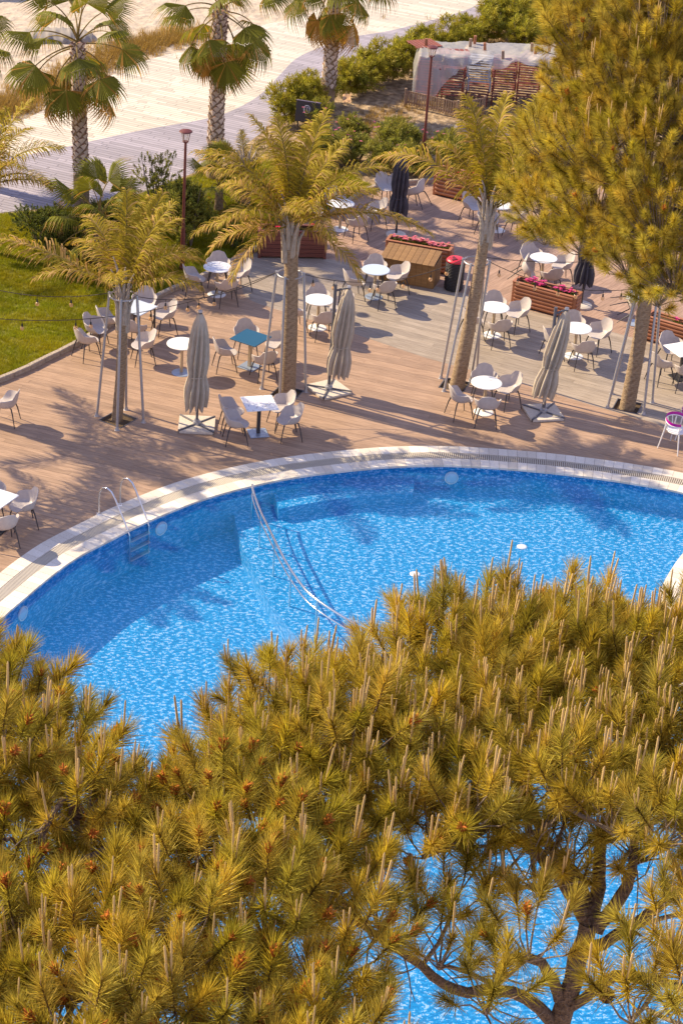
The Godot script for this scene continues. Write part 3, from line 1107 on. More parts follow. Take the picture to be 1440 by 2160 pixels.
	square_table(Vector2(7.72, -44.95), deg_to_rad(-28), "square white table beside the log planter near the right palm guard", W, M.leg, M.black)
	seats(Vector2(7.72, -44.95), "the white square planter table", [[7.5, -45.55], [7.2, -44.65], [7.75, -44.3], [8.3, -45.2]], "armchairs near the right palm guard")
	square_table(Vector2(-6.78, -35.58), deg_to_rad(25), "square white table near the pool ladder on the shaded deck", W, M.leg, M.black)
	seats(Vector2(-6.78, -35.58), "the square table near the ladder", [[-6.25, -35.85], [-6.95, -36.15], [-6.5, -35.05]], "armchairs near the pool ladder")
	chair(Vector2(-7.35, -40.2), Vector2(-1.0, -0.1), "grey shell armchair alone on the bare deck corner beside the lawn kerb", "loose armchairs by the lawn")
	chair(Vector2(6.35, -47.95), Vector2(0.95, 0.1), "grey shell armchair tipped over behind the right palm guard, legs sticking out", "loose armchairs on the timber deck", Basis(Vector3.RIGHT, 1.1), 0.3)
	square_table(Vector2(6.95, -47.9), 0.3, "small table with pale foot plate behind the tipped armchair", M.white_top, M.pole_beige, M.base_blue, false, 0.6)
	# armchairs and a table pushed together by the far kerb
	chair(Vector2(0.55, -55.0), Vector2(0.5, 0.8), "grey shell armchair by the far kerb behind the dark umbrella, half turned", "armchairs by the far kerb")
	chair(Vector2(1.05, -55.3), Vector2(-0.5, 0.6), "grey shell armchair by the far kerb behind the dark umbrella, leaning on its neighbour", "armchairs by the far kerb", Basis(Vector3.RIGHT, 0.5), 0.1)
	chair(Vector2(1.55, -54.6), Vector2(-0.8, -0.5), "grey shell armchair by the far kerb behind the dark umbrella, back to the terrace", "armchairs by the far kerb", Basis(Vector3.RIGHT, 0.35), 0.06)
	# white garden chairs with magenta rims
	var g := make_garden_chair("white plastic garden chair with magenta rim beside the pool, nearer the coping")
	g.transform = Transform3D(Basis(Vector3.UP, 0.9), Vector3(7.2, 0, -41.25))
	var g2 := g.duplicate()
	g2.name = numbered("garden_chair")
	add_child(g2)
	g2.transform = Transform3D(Basis(Vector3.UP, -0.5), Vector3(7.62, 0, -41.75))
	tag(g2, "white plastic garden chair with magenta rim beside the pool, nearer the palm guard", "chair", "magenta rimmed garden chairs")

func make_garden_chair(label: String) -> Node3D:
	var t := thing("garden_chair", label, "chair", Vector3.ZERO, 0.0, "magenta rimmed garden chairs")
	var m := MB.new()
	var prof := [Vector2(0.0, 0.445), Vector2(0.12, 0.44), Vector2(0.2, 0.45), Vector2(0.225, 0.465), Vector2(0.225, 0.445), Vector2(0.2, 0.43), Vector2(0.0, 0.425)]
	m.lathe(Vector3.ZERO, prof, 28, false)
	part("seat", m, M.white_top, t)
	m = MB.new()
	var rows := []
	for j in 3:
		var row := []
		for i in 25:
			var a := lerpf(-2.4, 2.4, i / 24.0)
			var h := [0.66, 0.7, 0.735][j] as float
			row.append(Vector3(sin(a) * 0.29, h + 0.05 * maxf(0, cos(a)), -cos(a) * 0.27))
		rows.append(row)
	m.grid(rows)
	part("rim_band", m, M.magenta, t)
	m = MB.new()
	var pts := []
	for i in 25:
		var a := lerpf(-2.4, 2.4, i / 24.0)
		pts.append(Vector3(sin(a) * 0.285, 0.655 + 0.05 * maxf(0, cos(a)), -cos(a) * 0.265))
	m.tube(pts, [0.013], 6)
	part("arm_ring", m, M.white_top, t)
	for s in [[-1, 1], [1, 1], [-1, -1], [1, -1]]:
		m = MB.new()
		m.tube([Vector3(0.26 * s[0], 0, 0.26 * s[1]), Vector3(0.21 * s[0], 0.44, 0.19 * s[1]), Vector3(0.2 * s[0], 0.66, 0.17 * s[1])], [0.013, 0.017, 0.015], 8)
		part("leg", m, M.white_top, t)
	for a in [-0.5, 0.0, 0.5]:
		m = MB.new()
		m.tube([Vector3(sin(a) * 0.21, 0.44, -cos(a) * 0.2), Vector3(sin(a) * 0.285, 0.68, -cos(a) * 0.265)], [0.012], 6)
		part("back_slat", m, M.white_top, t)
	return t

# ---------------------------------------------------------------- umbrellas
func folded_canopy(top: float, bottom: float, width: float, lean: Vector3, folds: int, seed_: int) -> MB:
	var m := MB.new()
	var r := RandomNumberGenerator.new()
	r.seed = seed_
	var ph := []
	for k in folds: ph.append(r.randf_range(-0.35, 0.35))
	var rows := []
	var N := folds * 6
	var prof := [[0.0, 0.16], [0.03, 0.3], [0.1, 0.52], [0.22, 0.72], [0.36, 0.84], [0.5, 0.9], [0.6, 0.8], [0.66, 0.72], [0.72, 0.86], [0.8, 1.0], [0.9, 1.0], [1.0, 0.9]]
	for j in prof.size():
		var row := []
		for i in N:
			var a := TAU * i / N
			var f: float = a / TAU * folds
			var k := int(f) % folds
			var w: float = 0.5 + 0.5 * cos((f - int(f)) * TAU + ph[k])
			var depth: float = 0.58 * smoothstep(0.0, 0.3, prof[j][0])
			var rr: float = width * 0.5 * prof[j][1] * (1.0 - depth * w) * (1.0 + 0.16 * ph[k])
			var tw: float = a + 0.5 * prof[j][0]
			var hang: float = (1.0 - w) * 0.2 * ph[k] + 0.1 * w
			var y := lerpf(top, bottom + hang * (top - bottom) * 0.55, prof[j][0])
			row.append(Vector3(cos(tw) * rr, y, sin(tw) * rr) + lean * (prof[j][0]))
		rows.append(row)
	rows.reverse()
	m.grid(rows, true)
	return m

func umbrella(at: Vector2, turn: float, label: String, offset: Vector2, top: float, lean: Vector3, dark := false, seed_ := 1, round_base := false) -> void:
	var t := thing("patio_umbrella", label, "umbrella", Vector3(at.x, 0, at.y), 0.0, "closed patio umbrellas")
	var cloth: Material = M.canvas_dark if dark else M.canvas
	var off := Vector3(offset.x, 0, offset.y)
	var m := MB.new()
	m.tube([Vector3(0, 0.06, 0), Vector3(0, top + (0.0 if offset == Vector2.ZERO else 0.06), 0)], [0.03 if offset == Vector2.ZERO else 0.038], 12)
	part("pole", m, M.leg if dark else M.dark_metal, t)
	if offset != Vector2.ZERO:
		m = MB.new()
		m.tube([Vector3(0, top - 0.1, 0), off * 0.55 + Vector3(0, top - 0.02, 0), off + Vector3(0, top + 0.02, 0)], [0.025], 8)
		m.tube([Vector3(0, 0.95, 0) + off * 0.2, off * 0.35 + Vector3(0, top - 0.05, 0)], [0.018], 8)
		part("folding_arm", m, M.dark_metal, t)
		m = MB.new()
		m.box(Vector3(0, 1.0, 0), Vector3(0.09, 0.16, 0.1), Basis.IDENTITY, 0.012)
		m.tube([Vector3(0.05, 1.0, 0.0), Vector3(0.11, 1.0, 0), Vector3(0.12, 0.9, 0)], [0.008], 6)
		part("crank", m, M.dark_metal, t)
	var canopy := part("canopy", folded_canopy(top, 0.42 if not dark else 0.6, 0.54, lean, 10, seed_), cloth, t, Transform3D(Basis.IDENTITY, off))
	m = MB.new()
	var pts := []
	for i in 21:
		var a := TAU * i / 20
		pts.append(Vector3(cos(a) * 0.165, lerpf(top, 0.42, 0.64) + 0.01 * sin(a * 2), sin(a) * 0.165) + lean * 0.64)
	m.tube(pts, [0.012], 6, false)
	part("tie_strap", m, cloth, canopy)
	m = MB.new()
	m.lathe(off, [Vector2(0.0, top + 0.075), Vector2(0.045, top + 0.07), Vector2(0.055, top + 0.035), Vector2(0.02, top + 0.0)], 14)
	part("finial", m, M.galv, t)
	if round_base:
		m = MB.new()
		m.lathe(Vector3.ZERO, [Vector2(0.0, 0.09), Vector2(0.06, 0.085), Vector2(0.2, 0.075), Vector2(0.27, 0.05), Vector2(0.28, 0.001)], 28)
		part("base_disc", m, M.slab, t)
		return
	m = MB.new()
	m.lathe(Vector3.ZERO, [Vector2(0.0, 0.17), Vector2(0.05, 0.17), Vector2(0.055, 0.13), Vector2(0.085, 0.12), Vector2(0.09, 0.06)], 16)
	part("hub", m, M.galv if not dark else M.leg, t)
	for k in 4:
		var a := turn + k * PI / 2
		m = MB.new()
		m.box(Vector3(cos(a) * 0.27, 0.068, sin(a) * 0.27), Vector3(0.54, 0.024, 0.04), Basis(Vector3.UP, -a), 0.004)
		part("base_arm", m, M.dark_metal, t)
		var q := pv([[0, 0], [0, 0], [0, 0]])
		var c0 := Vector2(cos(a + PI / 4), sin(a + PI / 4)) * 0.03
		q[0] = c0; q[1] = c0 + Vector2(cos(a), sin(a)) * 0.515; q[2] = c0 + Vector2(cos(a + PI / 2), sin(a + PI / 2)) * 0.515
		m = MB.new()
		m.slab(q, 0.055 + 0.001 * k, 0.05)
		part("base_slab", m, M.slab, t)

func build_umbrellas() -> void:
	umbrella(Vector2(-3.28, -40.68), deg_to_rad(42), "closed beige umbrella on a cream slab base beside the square marble table", Vector2.ZERO, 2.68, Vector3(-0.03, 0, 0.04), false, 3)
	umbrella(Vector2(-0.49, -42.9), deg_to_rad(10), "closed beige umbrella hung from a grey mast behind the square marble table", Vector2(0.3, 0.06), 2.56, Vector3(-0.12, 0, 0.1), false, 5)
	umbrella(Vector2(4.37, -42.5), deg_to_rad(30), "closed beige umbrella hung from a grey mast, right of the leaning palm table", Vector2(0.24, 0.0), 2.56, Vector3(-0.3, 0, 0.06), false, 9)
	umbrella(Vector2(0.92, -52.6), 0.0, "closed dark grey umbrella in front of the far kerb", Vector2.ZERO, 2.3, Vector3(0.02, 0, 0.02), true, 12, true)
	umbrella(Vector2(5.63, -48.75), 0.0, "closed dark grey umbrella on a round base behind the log planter", Vector2.ZERO, 2.3, Vector3(-0.02, 0, 0.05), true, 15, true)

# ---------------------------------------------------------------- palm guards and string lights
var ring_tops := []

func build_guards_and_lights() -> void:
	var G := [
		[Vector2(-4.94, -40.73), Vector2(-4.93, -40.75), 2.98, [[-5.48, -40.82], [-4.96, -40.22], [-4.44, -40.67], [-4.89, -41.22]], "around the palm beside the square marble table"],
		[Vector2(-1.45, -42.75), Vector2(-1.5, -42.75), 2.9, [[-2.0, -42.75], [-1.57, -42.4], [-1.0, -42.74], [-1.42, -43.2]], "around the palm behind the dark blue table"],
		[Vector2(2.45, -43.95), Vector2(2.62, -43.95), 3.02, [[2.07, -43.97], [2.14, -43.3], [2.76, -43.92], [2.92, -44.57]], "around the leaning palm"],
		[Vector2(6.37, -43.3), Vector2(6.45, -43.3), 2.95, [[5.87, -43.06], [6.02, -43.8], [6.67, -42.85], [6.93, -43.49]], "around the palm under the big pine"]]
	for q in G:
		var t := thing("palm_guard", "four galvanised steel props with a ring " + q[4], "tree guard", Vector3(q[0].x, 0, q[0].y), 0.0, "steel palm guards")
		var c: Vector2 = q[1] - q[0]
		var h: float = q[2]
		var tops := []
		for p in q[3]:
			var b: Vector2 = Vector2(p[0], p[1]) - q[0]
			var e := c + b.normalized() * 0.3
			var m := MB.new()
			m.tube([Vector3(b.x, 0, b.y), Vector3(e.x, h, e.y)], [0.03], 10)
			part("prop", m, M.galv, t)
			m = MB.new()
			m.lathe(Vector3(b.x, 0, b.y), [Vector2(0.0, 0.07), Vector2(0.034, 0.07), Vector2(0.05, 0.006), Vector2(0.06, 0.0)], 12)
			part("shoe", m, M.galv, t)
			tops.append(Vector3(e.x + q[0].x, h - 0.03, e.y + q[0].y))
		ring_tops.append(tops)
		var pts := []
		for i in 25:
			var a := TAU * i / 24
			pts.append(Vector3(c.x + cos(a) * 0.28, h - 0.05, c.y + sin(a) * 0.28))
		var m := MB.new()
		m.tube(pts, [0.02], 8, false)
		part("ring", m, M.galv, t)
	var far := Vector3(-9.5, 2.7, -42.2)
	var T := ring_tops
	string_lights(Vector3(-9.6, 2.75, -40.0), T[1][0], 0.75, [0.12, 0.155, 0.32, 0.46, 0.5, 0.66, 0.76, 0.79], "string of bulbs hung from the lawn side past the first palm guard")
	string_lights(far, T[0][0], 0.35, [0.62, 0.8], "string of bulbs hung between the lawn and the first palm guard")
	string_lights(T[0][2], T[1][0], 0.3, [0.2, 0.55], "string of bulbs hung between the first two palm guards")
	string_lights(T[1][2], T[2][0], 0.35, [0.06, 0.19, 0.42, 0.47, 0.63, 0.8, 0.9], "string of bulbs hung between the middle palm guards above the grey deck")
	string_lights(T[2][2], T[3][0], 0.28, [0.07, 0.2, 0.32, 0.48, 0.6, 0.78, 0.9], "string of bulbs hung from the leaning palm guard to the guard under the pine")
	string_lights(T[2][3], Vector3(8.5, 2.9, -46.5), 0.3, [0.5, 0.6, 0.75], "string of bulbs hung above the log planter toward the pine")

func string_lights(a: Vector3, b: Vector3, sag: float, bulbs: Array, label: String) -> void:
	var t := thing("string_lights", label, "string lights", a, 0.0, "strings of bulbs between the palm guards")
	var at := func(k: float): return (b - a) * k + Vector3(0, -sag * 4.0 * k * (1.0 - k), 0)
	var pts := []
	for i in 25: pts.append(at.call(i / 24.0))
	var m := MB.new()
	m.tube(pts, [0.0085], 5, false)
	part("cable", m, M.wire, t)
	if not tab_mesh.has("bulb"):
		var s := MB.new()
		var prof := []
		for i in 9:
			var a2 := PI * i / 8
			prof.append(Vector2(maxf(sin(a2), 0.0) * 0.045, -0.19 - cos(a2) * 0.05))
		prof.reverse()
		s.lathe(Vector3.ZERO, prof, 12, false)
		tab_mesh.bulb = s.mesh()
		s = MB.new()
		s.tube([Vector3.ZERO, Vector3(0, -0.1, 0)], [0.005], 5)
		s.lathe(Vector3.ZERO, [Vector2(0.0, -0.085), Vector2(0.017, -0.085), Vector2(0.02, -0.15), Vector2(0.0, -0.15)], 8)
		tab_mesh.socket = s.mesh()
	for k in bulbs:
		var p: Vector3 = at.call(k)
		var so := part("socket", tab_mesh.socket, M.black, t, Transform3D(Basis(Vector3(1, 0, 0), rng.randf_range(-0.1, 0.1)), p))
		part("bulb", tab_mesh.bulb, M.bulb, so)

# ---------------------------------------------------------------- planters, chest, bin
var leafm := {}

func bloom_meshes() -> void:
	var r := RandomNumberGenerator.new()
	r.seed = 17
	var m := MB.new()
	for i in 14:
		var a := r.randf() * TAU
		var d := Vector3(cos(a), r.randf_range(0.3, 1.2), sin(a)).normalized()
		var s := d.cross(Vector3.UP).normalized() * 0.016
		var p := Vector3(r.randf_range(-0.03, 0.03), 0.0, r.randf_range(-0.03, 0.03))
		var l := r.randf_range(0.06, 0.13)
		var t := r.randf_range(0.7, 1.3)
		m.col = Color(0.12 * t, 0.13 * t, 0.02 * t)
		var mid := p + d * l * 0.55
		m.tri(p, mid - s, mid + s)
		m.tri(mid - s, p + d * l, mid + s)
	leafm.sprig = m.mesh()
	m = MB.new()
	for k in 6:
		var c := Vector3(r.randf_range(-0.03, 0.03), r.randf_range(-0.02, 0.03), r.randf_range(-0.03, 0.03))
		for i in 5:
			var a := TAU * i / 5 + k
			var d := Vector3(cos(a), 0.5, sin(a)).normalized()
			var s := d.cross(Vector3.UP).normalized() * 0.012
			var t := r.randf_range(0.75, 1.2)
			m.col = Color(t, t, t)
			m.tri(c, c + d * 0.02 - s, c + d * 0.03 + s)
	leafm.bloom = m.mesh()

func planter(at: Vector2, turn: float, length: float, depth: float, height: float, slats: int, mats: Array, label: String, blooms: Array, logs := true) -> void:
	var t := thing("wooden_planter", label, "planter", Vector3(at.x, 0, at.y), -turn, "wooden flower planters")
	var sh := (height - 0.05) / slats
	for face in [[length, 0.0, depth / 2, 0.0], [length, 0.0, -depth / 2, 0.0], [depth, length / 2, 0.0, PI / 2], [depth, -length / 2, 0.0, PI / 2]]:
		for k in slats:
			var y := 0.04 + sh * (k + 0.5)
			var m := MB.new()
			var l: float = face[0] - 0.09
			if logs:
				m.tube([Vector3(-l / 2, 0, 0), Vector3(l / 2, 0, 0)], [sh * 0.53], 12)
			else:
				m.box(Vector3.ZERO, Vector3(l, sh - 0.008, 0.035), Basis.IDENTITY, 0.004)
			part("side_board", m, mats[rng.randi() % 4], t, Transform3D(Basis(Vector3.UP, face[3]), Vector3(face[1], y, face[2])))
	for sx in [-1, 1]:
		for sz in [-1, 1]:
			var m := MB.new()
			m.box(Vector3(sx * (length / 2 - 0.015), height / 2, sz * (depth / 2 - 0.015)), Vector3(0.075, height, 0.075), Basis.IDENTITY, 0.006)
			part("corner_post", m, mats[1], t)
	for f in [[length + 0.06, 0.08, 0.0, depth / 2 + 0.0], [length + 0.06, 0.08, 0.0, -depth / 2]]:
		var m := MB.new()
		m.box(Vector3(f[2], height + 0.012, f[3]), Vector3(f[0], 0.026, f[1]), Basis.IDENTITY, 0.005)
		part("cap_board", m, mats[2], t)
	for s in [-1, 1]:
		var m := MB.new()
		m.box(Vector3(s * length / 2, height + 0.012, 0), Vector3(0.08, 0.026, depth - 0.084), Basis.IDENTITY, 0.005)
		part("cap_board", m, mats[2], t)
	var so := MB.new()
	so.box(Vector3(0, height - 0.09, 0), Vector3(length - 0.09, 0.04, depth - 0.09))
	part("soil", so, M.soil, t)
	if blooms.is_empty(): return
	var pl := []
	var bl := []
	for b in blooms:      # [x from, x to, number]
		for i in int(b[2]):
			var p := Vector3(rng.randf_range(b[0], b[1]), height - 0.07, rng.randf_range(-depth * 0.3, depth * 0.3))
			pl.append(Transform3D(Basis(Vector3.UP, rng.randf() * TAU).scaled(Vector3.ONE * rng.randf_range(0.7, 1.3)), p))
			if rng.randf() < b[3]: bl.append(Transform3D(Basis(Vector3.UP, rng.randf() * TAU).scaled(Vector3.ONE * rng.randf_range(0.9, 1.7)), p + Vector3(rng.randf_range(-0.05, 0.05), rng.randf_range(0.08, 0.16), 0)))
	scatter("foliage", leafm.sprig, M.leaf, t, pl)
	var pm: StandardMaterial3D = leafy(0.6, Color(0.3, 0.1, 0.2))
	pm.albedo_color = blooms[0][4]
	scatter("blossom", leafm.bloom, pm, t, bl)

func build_planters() -> void:
	bloom_meshes()
	var pink := lin(0.75, 0.09, 0.28)
	var pale := lin(0.75, 0.22, 0.28)
	var red := lin(0.65, 0.03, 0.07)
	planter(Vector2(-1.78, -50.72), deg_to_rad(-8), 1.72, 0.42, 0.74, 6, M.red_wood, "dark red wooden planter of flat boards at the corner of the lawn", [[-0.75, 0.75, 40, 0.25, red]], false)
	planter(Vector2(1.52, -50.55), deg_to_rad(15), 1.66, 0.38, 0.66, 6, M.log, "narrow wooden planter of pale pink flowers behind the chest", [[-0.78, 0.78, 60, 0.6, pale]])
	planter(Vector2(2.75, -55.75), deg_to_rad(25), 1.6, 0.42, 0.72, 6, M.log, "log sided planter with red flowers at the far edge of the timber deck", [[-0.6, 0.6, 24, 0.35, red]])
	planter(Vector2(4.7, -48.35), deg_to_rad(27), 1.66, 0.38, 0.62, 6, M.log, "log sided planter with bright pink flowers between the grey and timber decks", [[-0.55, -0.1, 26, 1.0, pink], [0.2, 0.75, 26, 0.6, pink]])
	planter(Vector2(7.85, -46.75), deg_to_rad(29), 1.66, 0.38, 0.62, 6, M.log, "log sided planter with small green plants under the pine boughs", [[-0.2, 0.6, 16, 0.1, pink]])
	# wooden chest with a sloping planked lid
	var t := thing("wooden_chest", "wooden storage chest with sloping planked lid in front of the narrow planter", "chest", Vector3(1.3, 0, -49.68), -deg_to_rad(15))
	var L := 1.42
	var D := 0.68
	for k in 9:
		var x := -L / 2 + L / 9 * (k + 0.5)
		var m := MB.new()
		m.box(Vector3(x, 0.31, D / 2), Vector3(L / 9 - 0.004, 0.62, 0.025), Basis.IDENTITY, 0.003)
		part("front_board", m, M.chest[rng.randi() % 4], t)
		m = MB.new()
		m.box(Vector3(x, 0.31, -D / 2), Vector3(L / 9 - 0.004, 0.68, 0.025), Basis.IDENTITY, 0.003)
		part("back_board", m, M.chest[rng.randi() % 4], t)
		m = MB.new()
		m.box(Vector3(0, 0, 0), Vector3(L / 9 - 0.006, 0.026, D + 0.14), Basis.IDENTITY, 0.004)
		part("lid_board", m, M.chest[rng.randi() % 4], t, Transform3D(Basis(Vector3.RIGHT, 0.13), Vector3(x, 0.69, 0.02)))
	for s in [-1, 1]:
		for k in 5:
			var m := MB.new()
			m.box(Vector3(s * L / 2, 0.31, -D / 2 + D / 5 * (k + 0.5)), Vector3(0.025, 0.62 + 0.06 * (1 - k / 5.0), D / 5 - 0.004), Basis.IDENTITY, 0.003)
			part("side_board", m, M.chest[rng.randi() % 4], t)
	# litter bin
	t = thing("litter_bin", "black wicker litter bin with a red lid beside the wooden chest", "bin", Vector3(2.42, 0, -49.28), 0.4)
	var m2 := MB.new()
	m2.lathe(Vector3.ZERO, [Vector2(0.0, 0.01), Vector2(0.225, 0.01), Vector2(0.232, 0.4), Vector2(0.228, 0.76), Vector2(0.2, 0.76)], 28)
	part("body", m2, M.black, t)
	var wv := MB.new()
	for j in 17:
		var pts := []
		for i in 29:
			var a := TAU * i / 28
			pts.append(Vector3(cos(a), 0, sin(a)) * (0.235 + 0.006 * (1 if (i + j) % 2 else -1)) + Vector3(0, 0.05 + j * 0.042, 0))
		wv.tube(pts, [0.012], 5, false)
	part("weave", wv, plain(0.035, 0.03, 0.032, 0.5), t, Transform3D.IDENTITY, "stuff")
	m2 = MB.new()
	m2.lathe(Vector3.ZERO, [Vector2(0.0, 0.86), Vector2(0.12, 0.855), Vector2(0.2, 0.83), Vector2(0.24, 0.79), Vector2(0.245, 0.76), Vector2(0.2, 0.758)], 28, false)
	var lid := part("lid", m2, M.lid_red, t)
	m2 = MB.new()
	m2.box(Vector3(-0.09, 0.848, 0.03), Vector3(0.14, 0.02, 0.2), Basis(Vector3.FORWARD, -0.2), 0.006)
	part("opening", m2, plain(0.12, 0.005, 0.01, 0.5), lid)
	m2 = MB.new()
	m2.box(Vector3(0.25, 0.79, 0), Vector3(0.05, 0.02, 0.08), Basis.IDENTITY, 0.004)
	part("catch", m2, M.black, lid)

func build_lamps_and_misc() -> void:
	var l0: Node3D = null
	for q in [[-4.46, -49.15, "tall dark red lamp post with lantern head standing on the lawn by the shrub"], [1.6, -57.6, "tall dark red lamp post with lantern head in front of the covered furniture stack"]]:
		var t := thing("lamp_post", q[2], "lamp post", Vector3(q[0], 0, q[1]), 0.0, "dark red lamp posts")
		var m := MB.new()
		m.tube([Vector3(0, -0.05, 0), Vector3(0, 1.15, 0), Vector3(0, 1.17, 0), Vector3(0, 3.42, 0)], [0.062, 0.056, 0.04, 0.032], 14)
		part("pole", m, M.lamp_paint, t)
		m = MB.new()
		m.lathe(Vector3.ZERO, [Vector2(0.075, 0.0), Vector2(0.075, 0.12), Vector2(0.06, 0.16)], 14)
		part("collar", m, M.lamp_paint, t)
		var head := MB.new()
		head.lathe(Vector3.ZERO, [Vector2(0.03, 3.4), Vector2(0.075, 3.43), Vector2(0.075, 3.45), Vector2(0.0, 3.45)], 16)
		for k in 4:
			var a := TAU * k / 4 + 0.4
			head.tube([Vector3(cos(a) * 0.07, 3.44, sin(a) * 0.07), Vector3(cos(a) * 0.125, 3.68, sin(a) * 0.125)], [0.009], 6)
		head.lathe(Vector3.ZERO, [Vector2(0.14, 3.675), Vector2(0.165, 3.69), Vector2(0.15, 3.715), Vector2(0.07, 3.74), Vector2(0.0, 3.75)], 18)
		var hd := part("lantern", head, M.lamp_paint, t)
		m = MB.new()
		m.lathe(Vector3.ZERO, [Vector2(0.06, 3.45), Vector2(0.115, 3.675)], 16)
		part("glass", m, M.lamp_glass, hd)
	# dark sign board turned to the terrace
	var t := thing("sign_board", "dark rectangular sign board with a pale round emblem among the oleanders", "sign", Vector3(-1.85, 0, -60.1), -deg_to_rad(14))
	var m := MB.new()
	m.box(Vector3(0, 0.72, 0), Vector3(0.74, 0.62, 0.05), Basis(Vector3.RIGHT, -0.12), 0.006)
	part("panel", m, M.sign, t)
	m = MB.new()
	m.box(Vector3(0, 1.035, -0.038), Vector3(0.76, 0.02, 0.07), Basis(Vector3.RIGHT, -0.12), 0.004)
	part("top_trim", m, plain(0.16, 0.13, 0.2, 0.4), t)
	for s in [-0.3, 0.3]:
		m = MB.new()
		m.box(Vector3(s, 0.22, -0.03), Vector3(0.04, 0.5, 0.04), Basis.IDENTITY, 0.004)
		part("leg", m, M.leg, t)
	m = MB.new()
	var tb := Basis(Vector3.RIGHT, -0.12)
	for k in 2:
		var pts := []
		for i in 21:
			var a := TAU * i / 20
			pts.append(Vector3(-0.02, 0.8, 0) + tb * Vector3(cos(a) * (0.1 - 0.035 * k), sin(a) * (0.12 - 0.04 * k), 0.029))
		m.tube(pts, [0.011 - 0.003 * k], 5, false)
	m.box(Vector3(-0.02, 0.8, 0) + tb * Vector3(0, 0, 0.028), Vector3(0.02, 0.15, 0.006), tb)
	part("emblem", m, M.sign_print, t)
	# crumpled litter on the dry ground
	var r := RandomNumberGenerator.new()
	r.seed = 3
	for q in [[2.45, -60.0, 0.3, "crumpled white paper lying on the dry grass near the lamp post", M.paper], [2.6, -61.6, 0.2, "small white rag lying below the picket fence", M.paper], [-0.75, -61.4, 0.35, "torn cardboard sheet caught in the oleander hedge", plain(0.55, 0.33, 0.18, 0.9)]]:
		var rows := []
		for j in 6:
			var row := []
			for i in 6:
				row.append(Vector3((i - 2.5) / 5.0 * q[2], r.randf_range(0.0, 0.13) * q[2] * 1.6, (j - 2.5) / 5.0 * q[2] * 0.7) + Vector3(r.randf(), r.randf(), r.randf()) * 0.03)
			rows.append(row)
		var s := MB.new()
		s.grid(rows)
		single("litter", s, q[4], q[3], "litter", "", Transform3D(Basis(Vector3.UP, r.randf() * 3).rotated(Vector3.RIGHT, 0.5 if q[0] < 0 else 0.15), Vector3(q[0], 0.05 if q[0] > 0 else 0.75, q[1])))
	# tarpaulin-covered hulls on the sand
	for q in [[-14.3, -73.2, 3.6, 1.5, 0.9, 0.5, "white ribbed tarpaulin cover over a long low hull on the sand", lin(0.72, 0.68, 0.66)], [-10.6, -68.3, 1.3, 0.7, 0.3, 0.2, "small grey tarpaulin heap on the sand behind the fan palm", lin(0.3, 0.26, 0.22)]]:
		var rows := []
		for j in 13:
			var v := j / 12.0 * PI
			var row := []
			for i in 33:
				var u: float = (i / 32.0 - 0.5) * 2.0
				var w: float = sqrt(maxf(0.0, 1.0 - pow(absf(u), 3.0)))
				var rib := 1.0 + 0.07 * sin(i * 2.1) + 0.05 * sin(i * 0.9 + j)
				row.append(Vector3(u * q[2], sin(v) * q[4] * w * rib, -cos(v) * q[3] * (0.35 + 0.65 * w) * rib))
			rows.append(row)
		var s := MB.new()
		s.grid(rows)
		var mat := StandardMaterial3D.new()
		mat.albedo_color = q[7]
		mat.roughness = 0.9
		single("tarpaulin", s, mat, q[6], "tarpaulin", "", Transform3D(Basis(Vector3.UP, q[5]), Vector3(q[0], -0.12, q[1])))

# ---------------------------------------------------------------- palms
func frond_mesh(seed_: int, e0: float, droop: float, leaf_len: float, dry: float) -> ArrayMesh:
	# unit length feather frond leaving the origin along +z at elevation e0 and bending down
	var r := RandomNumberGenerator.new()
	r.seed = seed_
	var m := MB.new()
	var pts := [Vector3.ZERO]
	var N := 16
	for i in N:
		var t := (i + 0.5) / N
		var a := e0 - droop * pow(t, 1.4)
		pts.append(pts[-1] + Vector3(0.02 * sin(t * 5 + seed_), sin(a), cos(a)) / N)
	var rad := []
	for i in N + 1: rad.append(lerpf(0.011, 0.0025, float(i) / N))
	m.col = Color(0.3, 0.22, 0.075)
	m.tube(pts, rad, 5, false)
	var pairs := 70
	for k in pairs:
		var t := lerpf(0.13, 0.995, k / float(pairs - 1))
		var fi := t * N
		var i := mini(int(fi), N - 1)
		var p: Vector3 = pts[i].lerp(pts[i + 1], fi - i)
		var tan: Vector3 = (pts[i + 1] - pts[i]).normalized()
		var side := Vector3.UP.cross(tan).normalized()
		var up := tan.cross(side)
		for s in [-1, 1]:
			var l: float = leaf_len * (0.35 + 0.65 * sin(PI * clampf(t * 0.95 + 0.07, 0, 1))) * r.randf_range(0.8, 1.15)
			var fwd := lerpf(0.45, 1.2, t) + r.randf_range(-0.25, 0.25)
			var d: Vector3 = (side * s + tan * fwd + up * r.randf_range(0.0, 0.8)).normalized()
			var q1 := p + d * l * 0.4
			var d2 := (d + Vector3(0, -r.randf_range(0.35, 0.9), 0)).normalized()
			var q2 := q1 + d2 * l * 0.35
			var d3 := (d2 + Vector3(0, -r.randf_range(0.5, 1.1), 0)).normalized()
			var q3 := q2 + d3 * l * 0.3
			var wv := d.cross(up).normalized() * 0.0058
			var b := r.randf_range(0.7, 1.25)
			var isdry := r.randf() < dry
			m.col = Color(0.55 * b, 0.36 * b, 0.13 * b) if isdry else Color(0.4 * b, 0.31 * b, 0.03 * b)
			m.quad(p - wv * 0.5, q1 - wv, q1 + wv, p + wv * 0.5)
			m.quad(q1 - wv, q2 - wv * 0.8, q2 + wv * 0.8, q1 + wv)
			if r.randf() < 0.4: m.col = Color(0.58 * b, 0.36 * b, 0.1 * b)
			m.tri(q2 - wv * 0.8, q3, q2 + wv * 0.8)
	return m.mesh()

